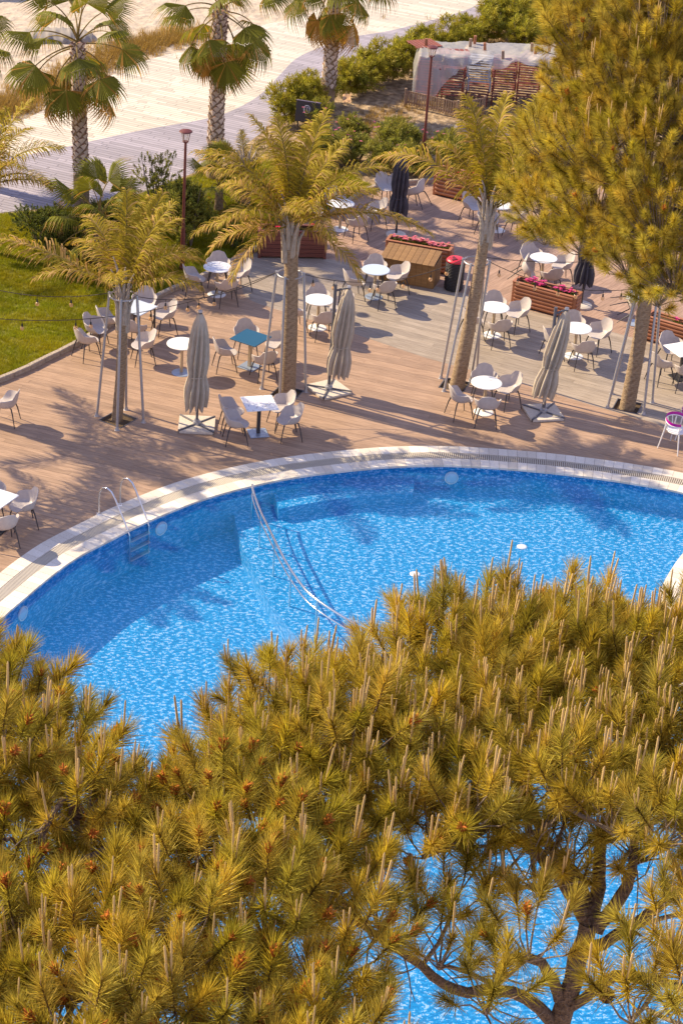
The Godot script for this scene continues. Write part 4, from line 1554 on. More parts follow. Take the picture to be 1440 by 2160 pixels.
var fronds := {}
func frond(kind: String, alt: int) -> ArrayMesh:
	var key := kind + str(alt)
	if not fronds.has(key):
		var p: Array = {"up": [1.35, 0.75, 0.25, 0.12], "high": [1.1, 1.3, 0.25, 0.2], "mid": [0.75, 1.35, 0.24, 0.3], "flat": [0.35, 0.95, 0.23, 0.35], "low": [0.0, 1.1, 0.21, 0.5], "hang": [-0.5, 0.9, 0.17, 0.75], "long": [0.42, 0.55, 0.2, 0.5]}[kind]
		fronds[key] = frond_mesh(hash(key) % 1000, p[0], p[1], p[2], p[3])
	return fronds[key]

func feather_palm(at: Vector2, top: Vector3, r0: float, r1: float, list: Array, label: String, extra := 0, extra_len := 2.0) -> void:
	var t := thing("feather_palm", label, "palm tree", Vector3(at.x, 0, at.y), 0.0, "feather palms")
	var pts := []
	var rad := []
	var n := maxi(8, int(top.y / 0.05))
	for i in n + 1:
		var k := float(i) / n
		var bow := sin(k * PI) * 0.04
		pts.append(Vector3(top.x * k + bow, -0.05 + (top.y + 0.05) * k, top.z * k))
		var ring := 0.006 if i % 3 == 0 else (0.002 if i % 3 == 1 else -0.001)
		rad.append(lerpf(r0, r1, pow(k, 0.7)) + ring)
	var m := MB.new()
	m.tube(pts, rad, 16)
	part("trunk", m, M.palm_bark, t)
	# leaf bases sheathing the top of the trunk
	var c := top
	for i in 13:
		var a := i * 2.39996
		var d := Vector3(cos(a), 0, sin(a))
		var h := lerpf(-0.95, -0.15, i / 12.0) * minf(1.0, top.y / 2.5)
		m = MB.new()
		var w := lerpf(0.085, 0.05, i / 12.0)
		m.tube([c + Vector3(0, h, 0) + d * r1 * 0.75, c + Vector3(0, h + 0.3, 0) + d * (r1 * 1.0), c + Vector3(0, h + 0.6, 0) + d * (r1 * 1.25 + 0.02), c + Vector3(0, h + 0.85, 0) + d * (r1 * 1.6 + 0.1)], [w, w * 0.85, w * 0.5, 0.012], 7)
		part("leaf_base", m, M.palm_grey, t)
	for i in extra:
		var a := i * 2.39996 + at.x * 3.0
		list.append([cos(a), sin(a), extra_len * rng.randf_range(0.8, 1.15), ["up", "high", "mid", "high", "flat", "mid"][i % 6]])
	for i in list.size():
		var q: Array = list[i]
		var yaw := atan2(q[0], q[1])
		var b := Basis(Vector3.UP, yaw) * Basis(Vector3(0, 0, 1), rng.randf_range(-0.25, 0.25))
		part("frond", frond(q[3], i % 2), M.frond, t, Transform3D(b.scaled(Vector3.ONE * q[2]), c + Vector3(q[0], 0, q[1]).normalized() * r1 * 0.6 + Vector3(0, -0.05, 0)))

func fan_mesh(seed_: int, brown: float) -> ArrayMesh:
	# unit fan leaf: petiole along +z then a pleated fan whose tips hang
	var r := RandomNumberGenerator.new()
	r.seed = seed_
	var m := MB.new()
	var pts := []
	for i in 9:
		var t := i / 8.0
		pts.append(Vector3(0, 0.14 * sin(t * PI * 0.6) - 0.2 * t * t, t * 0.95))
	m.col = Color(0.34, 0.25, 0.09)
	m.tube(pts, [0.022, 0.019, 0.017, 0.015, 0.014, 0.013, 0.012, 0.011, 0.011], 6)
	var hub: Vector3 = pts[-1]
	var n := 38
	for i in n:
		var a := lerpf(-1.9, 1.9, i / float(n - 1))
		var d := Vector3(sin(a), 0.0, cos(a))
		var l := 0.72 * (0.78 + 0.22 * cos(a)) * r.randf_range(0.92, 1.06)
		var sag := 0.55 + 0.3 * absf(sin(a)) + 0.1 * (1.0 - cos(a))
		var side := Vector3(cos(a), 0, -sin(a))
		var half := tan(3.8 / n / 2.0) * l * 0.62 * 1.05
		var pleat := Vector3(0, 0.014, 0)
		var mid := hub + d * l * 0.62 + Vector3(0, -sag * l * 0.3, 0)
		var b := r.randf_range(0.75, 1.2)
		m.col = Color(0.5 * b, 0.28 * b, 0.06 * b) if r.randf() < brown else Color(0.2 * b, 0.2 * b, 0.025 * b)
		m.tri(hub, mid - side * half, mid + pleat)
		m.tri(hub, mid + pleat, mid + side * half)
		var e1 := mid + (d * 0.75 + Vector3(0, -0.75 - 0.5 * sag, 0)) * l * 0.2 + side * r.randf_range(-0.015, 0.015)
		m.quad(mid - side * half, e1 - side * half * 0.4, e1 + side * half * 0.4, mid + side * half)
		if r.randf() < 0.55: m.col = Color(0.5 * b, 0.31 * b, 0.1 * b)
		var e2 := e1 + (d * 0.3 + Vector3(0, -1, 0)).normalized() * l * r.randf_range(0.2, 0.5)
		m.tri(e1 - side * half * 0.4, e2, e1 + side * half * 0.4)
	return m.mesh()

func fan_palm(at: Vector2, top: Vector3, r0: float, r1: float, leaves: int, size: float, label: String, boots := true, crown_up := 1.3) -> void:
	if not fronds.has("fan0"):
		for k in 3: fronds["fan%d" % k] = fan_mesh(50 + k, [0.04, 0.12, 0.9][k])
	var t := thing("fan_palm", label, "palm tree", Vector3(at.x, 0, at.y), 0.0, "fan palms")
	var m := MB.new()
	var pts := []
	var rad := []
	for i in 25:
		var k := i / 24.0
		pts.append(Vector3(top.x * k, -0.05 + (top.y + 0.05) * k, top.z * k))
		rad.append(lerpf(r0, r1, k))
	m.tube(pts, rad, 16)
	part("trunk", m, M.palm_bark, t)
	if boots:
		# cut leaf bases in crossing spirals
		var b := MB.new()
		var n := int(top.y * 0.8 / 0.021)
		for i in n:
			var k := 0.2 + 0.8 * i / float(n)
			var a := i * 2.39996 + rng.randf_range(-0.12, 0.12)
			var d := Vector3(cos(a), 0, sin(a))
			var s := Vector3(-sin(a), 0, cos(a))
			var rr := lerpf(r0, r1, k)
			var p := Vector3(top.x * k, top.y * k, top.z * k) + d * rr * 0.96
			var w := 0.095 * rng.randf_range(0.85, 1.15)
			var tone := rng.randf_range(0.75, 1.2)
			var out := 0.035 + 0.03 * rng.randf() + (0.05 * smoothstep(0.75, 1.0, k))
			b.col = Color(0.66 * tone, 0.54 * tone, 0.46 * tone)
			var tip := p + d * out + Vector3(0, 0.085, 0) + s * rng.randf_range(-0.025, 0.025)
			b.tri(p - s * w + Vector3(0, 0.02, 0), tip, p - Vector3(0, 0.1, 0) + d * 0.01)
			b.tri(p - Vector3(0, 0.1, 0) + d * 0.01, tip, p + s * w + Vector3(0, 0.02, 0))
			b.col = Color(0.26 * tone, 0.14 * tone, 0.09 * tone)
			b.tri(p - s * w + Vector3(0, 0.02, 0), p + Vector3(0, 0.1, 0) - d * 0.01, tip)
			b.tri(tip, p + Vector3(0, 0.1, 0) - d * 0.01, p + s * w + Vector3(0, 0.02, 0))
		part("leaf_base_scales", b, M.boot, t, Transform3D.IDENTITY, "stuff")
	for i in leaves:
		var k := i / float(maxi(leaves - 1, 1))
		var a := i * 2.39996 + at.x
		var el := lerpf(crown_up, -1.15, pow(k, 0.85)) + rng.randf_range(-0.12, 0.12)
		var b := Basis(Vector3.UP, atan2(cos(a), sin(a))) * Basis(Vector3.RIGHT, -el) * Basis(Vector3(0, 0, 1), rng.randf_range(-0.5, 0.5))
		var mesh: ArrayMesh = fronds["fan%d" % (2 if k > 0.9 else (1 if k > 0.5 else 0))]
		part("fan_leaf", mesh, M.frond, t, Transform3D(b.scaled(Vector3.ONE * size * rng.randf_range(0.85, 1.1)), top + Vector3(0, 0.12 - 0.35 * k, 0)))

func build_palms() -> void:
	feather_palm(Vector2(-5.03, -40.75), Vector3(0.09, 3.05, 0.0), 0.12, 0.1, [[-1, -0.3, 3.4, "long"], [-0.9, 0.2, 2.0, "mid"], [0.3, -0.9, 2.3, "up"], [0.7, -0.7, 2.2, "up"], [0.95, -0.3, 1.9, "high"], [-0.5, -0.8, 2.2, "high"], [0.1, 0.8, 1.7, "high"], [0.5, -0.8, 2.3, "high"], [0.2, -0.5, 2.1, "up"], [-0.3, -0.6, 2.0, "high"], [0.8, -0.5, 2.1, "mid"], [0.9, 0.1, 1.8, "mid"], [-0.7, -0.8, 2.2, "mid"], [0.4, -0.9, 1.9, "mid"], [-0.15, -0.9, 2.2, "up"]], "feather palm held by steel props in the deck beside the square marble table")
	feather_palm(Vector2(-1.42, -42.6), Vector3(-0.12, 4.1, 0), 0.19, 0.14, [[-0.9, -0.4, 2.5, "up"], [-0.75, 0.1, 2.4, "high"], [0.7, 0.2, 2.3, "high"], [0.95, -0.35, 2.5, "high"], [-0.2, -0.95, 2.4, "high"], [0.4, -0.9, 2.6, "up"], [-0.5, 0.4, 2.0, "mid"], [0.15, 0.7, 2.0, "high"], [-1, -0.2, 2.7, "high"], [-1, 0.35, 2.2, "flat"], [-0.8, -0.6, 2.1, "mid"], [0.1, -1, 2.3, "up"], [0.6, -0.8, 2.4, "high"], [1, -0.15, 3.1, "flat"], [0.9, -0.6, 2.3, "mid"], [-0.4, -0.8, 2.4, "up"], [0.3, 0.5, 1.9, "mid"], [-0.6, 0.6, 2.0, "low"], [0.8, 0.4, 2.0, "low"], [0.0, -0.7, 2.2, "high"], [-0.9, 0.05, 2.0, "low"], [0.4, -0.3, 2.2, "up"], [0.25, 0.9, 1.7, "high"]], "large feather palm with golden fronds held by steel props behind the dark blue table")
	feather_palm(Vector2(2.43, -43.57), Vector3(0.32, 4.35, -0.1), 0.18, 0.11, [[0.8, -0.45, 3.2, "up"], [0.5, -0.8, 2.9, "up"], [0.95, -0.5, 2.6, "high"], [0.3, 0.3, 2.2, "high"], [-0.6, -0.5, 2.2, "high"], [-1, -0.55, 3.1, "mid"], [-0.45, -0.7, 2.6, "up"], [0.75, -0.55, 3.0, "high"], [0.35, -0.6, 2.7, "up"], [0.9, -0.2, 2.3, "mid"], [0.6, -0.9, 2.4, "mid"], [-0.25, -0.4, 2.3, "up"], [0.9, 0.3, 1.9, "mid"], [0.1, -1, 2.3, "high"]], "leaning feather palm held by steel props beside the round white table")
	feather_palm(Vector2(6.33, -43.17), Vector3(0.05, 4.2, 0), 0.18, 0.14, [], "feather palm held by steel props under the big pine", 12, 2.3)
	feather_palm(Vector2(-10.7, -41.3), Vector3(0.1, 4.0, 0), 0.17, 0.13, [], "feather palm at the lawn corner casting shade on the deck", 14, 2.5)
	feather_palm(Vector2(-11.0, -38.6), Vector3(0.1, 3.7, 0), 0.17, 0.13, [], "feather palm beside the deck edge toward the building", 12, 2.3)
	feather_palm(Vector2(-9.5, -49.4), Vector3(0.1, 1.9, 0), 0.14, 0.12, [[1, -0.1, 2.3, "high"], [0.9, -0.5, 2.4, "up"], [0.8, 0.4, 2.1, "mid"]], "low feather palm on the lawn with pale arching fronds", 9, 2.0)
	feather_palm(Vector2(-3.25, -54.0), Vector3(0.0, 0.9, 0), 0.14, 0.12, [], "short feather palm with dry lower fronds on the lawn behind the planter", 12, 1.4)
	fan_palm(Vector2(-7.6, -53.3), Vector3(-0.12, 4.45, 0), 0.22, 0.15, 22, 1.3, "tall fan palm with scaly trunk at the edge of the lilac lane behind the lawn")
	fan_palm(Vector2(-4.25, -55.9), Vector3(0.02, 4.85, 0), 0.23, 0.17, 22, 1.3, "tall fan palm with scaly trunk between the lane and the sign board")
	fan_palm(Vector2(-1.35, -62.3), Vector3(0.08, 4.25, 0), 0.23, 0.17, 22, 1.3, "tall fan palm with scaly trunk rising out of the oleander hedge")
	fan_palm(Vector2(-11.25, -54.5), Vector3(0.0, 3.9, 0), 0.23, 0.16, 24, 1.15, "tall fan palm beside the lane near the tarpaulin")
	fan_palm(Vector2(-6.55, -48.7), Vector3(0.05, 1.35, 0), 0.14, 0.11, 26, 1.0, "small bushy fan palm on the lawn beside the dark shrub", false, 1.45)
	fan_palm(Vector2(-3.9, -53.4), Vector3(0.0, 0.7, 0), 0.13, 0.1, 18, 0.75, "small stemless fan palm on the lawn near the scaly palm trunk", false, 1.45)

# ---------------------------------------------------------------- shrubs
func sprig_mesh(seed_: int, n: int, leaf: float, wide: float, k: Color, spread: float) -> ArrayMesh:
	var r := RandomNumberGenerator.new()
	r.seed = seed_
	var m := MB.new()
	m.col = Color(0.16, 0.11, 0.06)
	m.tube([Vector3.ZERO, Vector3(0.01, spread * 0.5, 0), Vector3(0.0, spread, 0.01)], [0.005, 0.004, 0.002], 4, false)
	for i in n:
		var t := (i + 0.5) / n
		var a := i * 2.39996
		var d := Vector3(cos(a), lerpf(0.5, 1.6, t), sin(a)).normalized()
		var p := Vector3(0, spread * lerpf(0.15, 1.0, t), 0)
		var l := leaf * r.randf_range(0.75, 1.2)
		var s := d.cross(Vector3.UP).normalized().rotated(d, r.randf_range(-0.6, 0.6)) * wide * 0.5
		var b := r.randf_range(0.65, 1.3)
		m.col = Color(k.r * b, k.g * b, k.b * b)
		var mid := p + d * l * 0.5
		var tip := p + d * l + Vector3(0, -0.12 * l, 0)
		m.tri(p, mid - s, mid + s)
		m.tri(mid - s, tip, mid + s)
	return m.mesh()

func shrub_proto(called: String, label: String, group: String, w: float, h: float, n: int, sprig: ArrayMesh, seed_: int, stems := 7) -> Node3D:
	var r := RandomNumberGenerator.new()
	r.seed = seed_
	var t := thing(called, label, "shrub", Vector3.ZERO, 0.0, group)
	var m := MB.new()
	var tips := []
	for i in stems:
		var a := i * 2.39996 + r.randf()
		var e := Vector3(cos(a) * w * r.randf_range(0.15, 0.4), h * r.randf_range(0.6, 0.9), sin(a) * w * r.randf_range(0.15, 0.4))
		m.tube([Vector3(cos(a) * 0.05, -0.05, sin(a) * 0.05), e * 0.5 + Vector3(0, 0.05, 0), e], [0.018, 0.013, 0.006], 5, false)
		tips.append(e)
	part("stems", m, M.twig, t)
	var pl := []
	var tn := []
	var lobes := []
	for i in 9: lobes.append([Vector3(r.randf_range(-0.32, 0.32) * w, r.randf_range(0.3, 0.72) * h, r.randf_range(-0.32, 0.32) * w), r.randf_range(0.16, 0.28) * minf(w, h)])
	while pl.size() < n:
		var lb: Array = lobes[r.randi() % lobes.size()]
		var d := Vector3(r.randfn(), r.randfn() + 0.35, r.randfn()).normalized()
		var p: Vector3 = lb[0] + d * lb[1] * pow(r.randf(), 0.4)
		if p.y < 0.05: continue
		var ax := (d + Vector3(0, 0.9, 0) + Vector3(r.randfn(), 0, r.randfn()) * 0.3).normalized()
		var b := Basis(Quaternion(Vector3.UP, ax)) * Basis(Vector3.UP, r.randf() * TAU)
		pl.append(Transform3D(b.scaled(Vector3.ONE * r.randf_range(0.75, 1.25)), p))
		var k := r.randf_range(0.8, 1.2)
		tn.append(Color(k * r.randf_range(0.92, 1.12), k, k * r.randf_range(0.8, 1.1)))
	scatter("foliage", sprig, M.leaf, t, pl, tn)
	return t

func copies(proto: Node3D, called: String, spots: Array) -> void:
	for i in spots.size():
		var q: Array = spots[i]
		var o := proto
		if i > 0:
			o = proto.duplicate()
			o.name = numbered(called)
			add_child(o)
		o.transform = Transform3D(Basis(Vector3.UP, rng.randf() * TAU).scaled(Vector3(q[2], q[3], q[2])), Vector3(q[0], -0.02, q[1]))
		if q.size() > 4: tag(o, q[4])

func build_shrubs() -> void:
	var ole := sprig_mesh(1, 14, 0.15, 0.028, Color(0.36, 0.32, 0.04), 0.16)
	var ole2 := sprig_mesh(2, 14, 0.14, 0.026, Color(0.27, 0.26, 0.05), 0.15)
	var small := sprig_mesh(3, 16, 0.07, 0.032, Color(0.24, 0.24, 0.045), 0.14)
	var dark := sprig_mesh(4, 16, 0.06, 0.03, Color(0.11, 0.13, 0.03), 0.14)
	var grp := "oleander hedge along the lane"
	var p1 := shrub_proto("oleander", "yellow green oleander in the hedge row along the lilac lane", grp, 1.5, 1.25, 330, ole, 10)
	var row := []
	var line := smooth(pv([[-2.5, -61.0], [-1.5, -63.0], [0.0, -65.4], [1.3, -67.3], [2.6, -69.2], [3.9, -71.4], [5.2, -74.0], [6.4, -76.6]]), 6)
	for q in even(line, 0.85):
		row.append([q.x + rng.randf_range(-0.1, 0.1), q.y + rng.randf_range(-0.1, 0.1), rng.randf_range(0.8, 1.15), rng.randf_range(0.75, 1.15), "yellow green oleander along the lilac lane, " + ("beside the dark sign board" if q.y > -62.2 else ("around the scaly fan palm trunk" if q.y > -64.6 else ("behind the lamp side of the furniture stack" if q.y > -68.0 else "past the furniture stack toward the beach")))])
	for q in [[4.9, -70.2], [6.0, -72.4], [7.2, -75.0], [5.6, -67.2], [7.0, -69.5]]: row.append([q[0], q[1], 1.0, 0.95, "yellow green oleander on dry ground between the furniture stack and the pine"])
	copies(p1, "oleander", row)
	var p2 := shrub_proto("oleander_bush", "mid green oleander bush between the timber deck and the dry ground", "oleander bushes behind the timber deck", 1.5, 1.1, 330, ole2, 20)
	var row2 := []
	for q in [[-1.3, -58.6], [-0.5, -60.0], [-0.3, -58.2], [0.6, -59.2], [0.5, -57.7], [1.2, -58.9], [1.5, -57.6], [2.3, -58.3], [2.6, -57.9], [3.3, -58.6], [3.6, -58.0], [4.6, -58.6], [-1.6, -60.2], [-0.9, -57.6], [5.6, -59.0], [6.6, -59.2], [5.0, -60.5], [6.5, -61.5], [6.0, -63.5], [7.2, -65.5]]:
		row2.append([q[0], q[1], rng.randf_range(0.8, 1.1), rng.randf_range(0.75, 1.05), "mid green oleander bush " + ("between the sign board and the timber deck" if q[0] < 0.0 else ("around the foot of the far lamp post" if q[0] < 2.0 else ("behind the far log planter" if q[1] > -59.0 else "beside the picket fence under the pine boughs")))])
	copies(p2, "oleander_bush", row2)
	# pink oleander blossoms scattered over the bushes behind the deck
	var bl := []
	for q in row2:
		for i in 5: bl.append(Transform3D(Basis(Vector3.UP, rng.randf() * TAU).scaled(Vector3.ONE * rng.randf_range(0.8, 1.2)), Vector3(q[0] + rng.randf_range(-0.5, 0.5), rng.randf_range(0.75, 1.0) * q[3], q[1] + rng.randf_range(-0.5, 0.5))))
	var pm := leafy(0.6, Color(0.3, 0.1, 0.2))
	pm.albedo_color = lin(0.7, 0.2, 0.3)
	var o := scatter("oleander_blossom", leafm.bloom, pm, self, bl)
	tag(o, "small pink blossoms over the oleander bushes behind the timber deck", "blossom", "", "stuff")
	var p3 := shrub_proto("round_shrub", "dense rounded shrub beside the lamp post on the lawn", "lawn shrubs", 1.75, 2.1, 1500, small, 30, 9)
	copies(p3, "round_shrub", [[-4.45, -50.75, 1.0, 1.0]])
	var p4 := shrub_proto("straggly_shrub", "tall straggly shrub with thin leafy branches behind the rounded shrub", "lawn shrubs", 1.6, 2.4, 260, small, 33, 12)
	copies(p4, "straggly_shrub", [[-5.35, -51.4, 1.0, 1.05]])
	var p5 := shrub_proto("dark_shrub", "dark green shrub between the low feather palm and the small fan palm", "lawn shrubs", 1.5, 1.35, 620, dark, 36, 9)
	copies(p5, "dark_shrub", [[-7.5, -49.3, 0.95, 0.95], [-8.3, -50.3, 0.9, 0.8, "dark green shrub at the lane edge behind the low feather palm"], [-6.6, -51.2, 0.8, 0.7, "small dark green shrub behind the small fan palm"]])
	var p6 := shrub_proto("low_shrub", "low green shrub at the kerb corner beside the dark red planter", "lawn shrubs", 0.7, 0.55, 120, dark, 39, 5)
	copies(p6, "low_shrub", [[-3.3, -50.9, 1.0, 1.0], [2.95, -43.85, 0.4, 0.35, "tiny green plant growing in the leaning palm's pit"]])

# ---------------------------------------------------------------- covered furniture stack and fence
func build_stack() -> void:
	var r := RandomNumberGenerator.new()
	r.seed = 8
	# slatted bench frames piled in columns
	var labels := ["lowest", "second", "third", "top"]
	labels.remove_at(1)
	var proto: Node3D = null
	var col := 0
	for x in 5:
		for y in 3:
			var grey := (x == 2 and y in [1, 2])
			var t := thing("slatted_bench", "%s %s slatted bench in the %s pile" % [labels[y], "grey" if grey else "dark red", ["lamp side", "second", "middle", "fourth", "pine side"][x]], "bench", Vector3(1.75 + x * 0.8, y * 0.46, -64.5 - x * 0.12 + r.randf_range(-0.06, 0.06)), -0.06 + r.randf_range(-0.05, 0.05), "benches piled under the plastic sheet")
			var mat: Material = M.stack_grey if grey else M.stack_wood[r.randi() % 4]
			for k in 6:
				var m := MB.new()
				m.box(Vector3(0, 0.3, -0.66 + k * 0.264), Vector3(0.74, 0.022, 0.1), Basis.IDENTITY, 0.005)
				part("slat", m, mat, t)
			for s in [-0.34, 0.34]:
				var m := MB.new()
				m.box(Vector3(s, 0.265, 0), Vector3(0.05, 0.045, 1.5), Basis.IDENTITY, 0.005)
				part("side_rail", m, mat, t)
				for z in [-0.7, 0.7]:
					m = MB.new()
					m.box(Vector3(s, 0.145, z), Vector3(0.05, 0.29, 0.05), Basis.IDENTITY, 0.005)
					part("leg", m, mat, t)
	# flat louvred panels that do not fold, and posts sticking out of the top
	var pl := [[1.55, 1.55, -65.1, 0.9, 0.5, 0.5, "red slatted panel lying on the lamp side of the stack top"], [2.35, 1.5, -64.6, 1.3, 0.3, 0.1, "red slatted panel lying across the middle of the stack top"], [5.2, 1.45, -64.9, 1.2, 0.6, -0.35, "pale slatted panel lying on the pine side of the stack top"]]
	for q in pl:
		var t := thing("slatted_panel", q[6], "slat_panel", Vector3(q[0], q[1], q[2]), q[5], "slatted panels on the stack")
		var mats: Array = M.pale_wood if q[0] > 4 else M.stack_wood
		for k in 8:
			var m := MB.new()
			m.box(Vector3(-q[3] / 2 + q[3] / 8 * (k + 0.5), 0, 0), Vector3(q[3] / 8 - 0.03, 0.025, q[4] + 0.3), Basis.IDENTITY, 0.004)
			part("slat", m, mats[k % 4], t)
		for s in [-1, 1]:
			var m := MB.new()
			m.box(Vector3(0, -0.03, s * q[4] / 2), Vector3(q[3], 0.04, 0.05), Basis.IDENTITY, 0.004)
			part("rail", m, mats[1], t)
	var posts := [[1.6, 0], [3.0, 1], [3.45, 0], [3.15, 0], [4.0, 2], [4.95, 1], [5.05, 0], [5.5, 1], [5.9, 2]]
	for k in posts.size():
		var p: Array = posts[k]
		var m := MB.new()
		m.box(Vector3.ZERO, Vector3(0.09, 0.34, 0.09), Basis.IDENTITY, 0.006)
		single("bench_leg_post", m, M.log[k % 4] if p[1] == 0 else M.pale_wood[k % 4], "upturned wooden bench leg sticking up through the plastic sheet", "post", "upturned legs on the stack", Transform3D(Basis(Vector3.FORWARD, r.randf_range(-0.1, 0.1)), Vector3(p[0], 1.6, -64.9 + p[1] * 0.35 - (0.7 if k % 2 else 0.0))))
	# plastic sheet thrown over the stack
	var rows := []
	var nz := FastNoiseLite.new()
	nz.seed = 12
	nz.frequency = 0.9
	for j in 26:
		var v := j / 25.0
		var row := []
		for i in 60:
			var u := i / 59.0
			var x := lerpf(1.25, 5.75, u)
			var z := lerpf(-65.5, -63.72, minf(v / 0.72, 1.0)) - (x - 1.3) * 0.14
			var y := 1.5 + 0.07 * nz.get_noise_2d(x * 1.3, z * 1.3) + 0.05 * absf(nz.get_noise_2d(x * 4.0, z * 5.0)) + 0.09 * absf(sin(x * 3.9)) * smoothstep(0.2, 0.7, v)
			if v > 0.72:
				var drop: float = lerpf(1.2, 0.16, smoothstep(0.1, 0.36, u)) + 0.16 * sin(u * 23.0) + 0.1 * nz.get_noise_1d(x * 4)
				var k := (v - 0.72) / 0.28
				y -= maxf(drop, 0.12) * k
				z += 0.16 * sin(k * PI * 0.5) + 0.05 * sin(u * 60.0) * k
				x += 0.2 * k * sin(u * 9.0)
			if u < 0.03: y -= 0.7 * (1.0 - u / 0.03)
			row.append(Vector3(x, y, z))
		rows.append(row)
	var s := MB.new()
	s.grid(rows)
	single("plastic_sheet", s, M.plastic_sheet, "wrinkled translucent plastic sheet draped over the furniture stack", "plastic sheet")
	# picket fence in front
	var t := thing("picket_fence", "weathered low picket fence in front of the covered furniture stack", "fence")
	var runs := [[Vector2(1.08, -63.5), Vector2(2.66, -62.7), 21], [Vector2(2.66, -62.7), Vector2(3.5, -63.3), 10]]
	for q in runs:
		var a: Vector2 = q[0]
		var b: Vector2 = q[1]
		var ang := atan2(-(b.y - a.y), b.x - a.x)
		for k in q[2]:
			var p := a.lerp(b, (k + 0.5) / q[2])
			var m := MB.new()
			m.box(Vector3.ZERO, Vector3(0.045, 0.46 + r.randf_range(-0.01, 0.01), 0.018), Basis.IDENTITY, 0.003)
			part("picket", m, M.pale_wood[r.randi() % 4], t, Transform3D(Basis(Vector3.UP, ang), Vector3(p.x, 0.28, p.y)))
		for y in [0.14, 0.47]:
			var m := MB.new()
			m.box(Vector3.ZERO, Vector3(a.distance_to(b), 0.05, 0.025), Basis.IDENTITY, 0.003)
			part("rail", m, M.pale_wood[2], t, Transform3D(Basis(Vector3.UP, ang), Vector3((a.x + b.x) / 2, y, (a.y + b.y) / 2 - 0.024)))
	for p in [[1.06, -63.5], [2.68, -62.68], [3.52, -63.3]]:
		var m := MB.new()
		m.box(Vector3(p[0], 0.27, p[1]), Vector3(0.07, 0.6, 0.07), Basis.IDENTITY, 0.006)
		part("post", m, M.pale_wood[1], t)
	# pergola-like bush twigs are part of the hedge

# ---------------------------------------------------------------- pines
func shoot_mesh(seed_: int, n: int, stem: float, nl: float, width: float, k: Color) -> ArrayMesh:
	var r := RandomNumberGenerator.new()
	r.seed = seed_
	var m := MB.new()
	m.col = Color(0.2, 0.125, 0.06)
	m.tube([Vector3.ZERO, Vector3(0, stem, 0)], [0.006, 0.004], 5, false)
	for i in n:
		var t := pow((i + 0.5) / n, 0.8)
		var a := i * 2.39996 + r.randf() * 0.5
		var el := lerpf(1.25, 0.35, t) + r.randf_range(-0.22, 0.22)
		var d := Vector3(cos(a) * sin(el), cos(el), sin(a) * sin(el))
		var l := nl * r.randf_range(0.75, 1.12)
		var p := Vector3(0, stem * lerpf(0.08, 1.0, t), 0)
		var w := d.cross(Vector3(r.randfn(), r.randfn(), r.randfn())).normalized() * width * 0.5
		var mid := p + d * l * 0.55
		var tip := mid + (d + Vector3(r.randf_range(-0.18, 0.18), -0.1, r.randf_range(-0.18, 0.18))).normalized() * l * 0.45
		var b := r.randf_range(0.55, 1.4)
		m.col = Color(k.r * b, k.g * b * r.randf_range(0.93, 1.05), k.b * b)
		m.quad(p - w, mid - w * 0.85, mid + w * 0.85, p + w)
		m.tri(mid - w * 0.85, tip, mid + w * 0.85)
	return m.mesh()

func candle_mesh(seed_: int) -> ArrayMesh:
	var r := RandomNumberGenerator.new()
	r.seed = seed_
	var m := MB.new()
	for k in 1 + seed_ % 3:
		var a := r.randf() * TAU
		var l := r.randf_range(0.11, 0.21) if k > 0 else r.randf_range(0.17, 0.25)
		var o := Vector3(cos(a), 0, sin(a)) * (0.0 if k == 0 else 0.018)
		var lean := Vector3(cos(a), 0, sin(a)) * (0.006 if k == 0 else 0.014)
		var b := r.randf_range(0.85, 1.15)
		m.col = Color(0.62 * b, 0.43 * b, 0.19 * b)
		m.tube([o, o + lean * 0.5 + Vector3(0, l * 0.5, 0), o + lean + Vector3(0, l * 0.93, 0), o + lean + Vector3(0, l, 0)], [0.0056, 0.006, 0.0054, 0.002], 6, false)
	return m.mesh()

func cone_mesh() -> ArrayMesh:
	var m := MB.new()
	for i in 60:
		var t := i / 59.0
		var a := i * 2.39996
		var rr := 0.034 * sin(PI * clampf(t * 0.85 + 0.12, 0, 1))
		var d := Vector3(cos(a), 0, sin(a))
		var s := Vector3(-sin(a), 0, cos(a))
		var p := Vector3(0, t * 0.095, 0) + d * rr
		var b := 0.8 + 0.4 * fmod(i * 0.37, 1.0)
		m.col = Color(0.16 * b, 0.085 * b, 0.045 * b)
		m.tri(p - d * rr * 0.8, p + d * 0.012 + s * 0.011 + Vector3(0, 0.006, 0), p + d * 0.012 - s * 0.011 + Vector3(0, 0.006, 0))
		m.tri(p - d * rr * 0.8 + Vector3(0, -0.01, 0), p + d * 0.012 - s * 0.011 + Vector3(0, 0.006, 0), p + d * 0.012 + s * 0.011 + Vector3(0, 0.006, 0))
	return m.mesh()

var pine_parts := {}

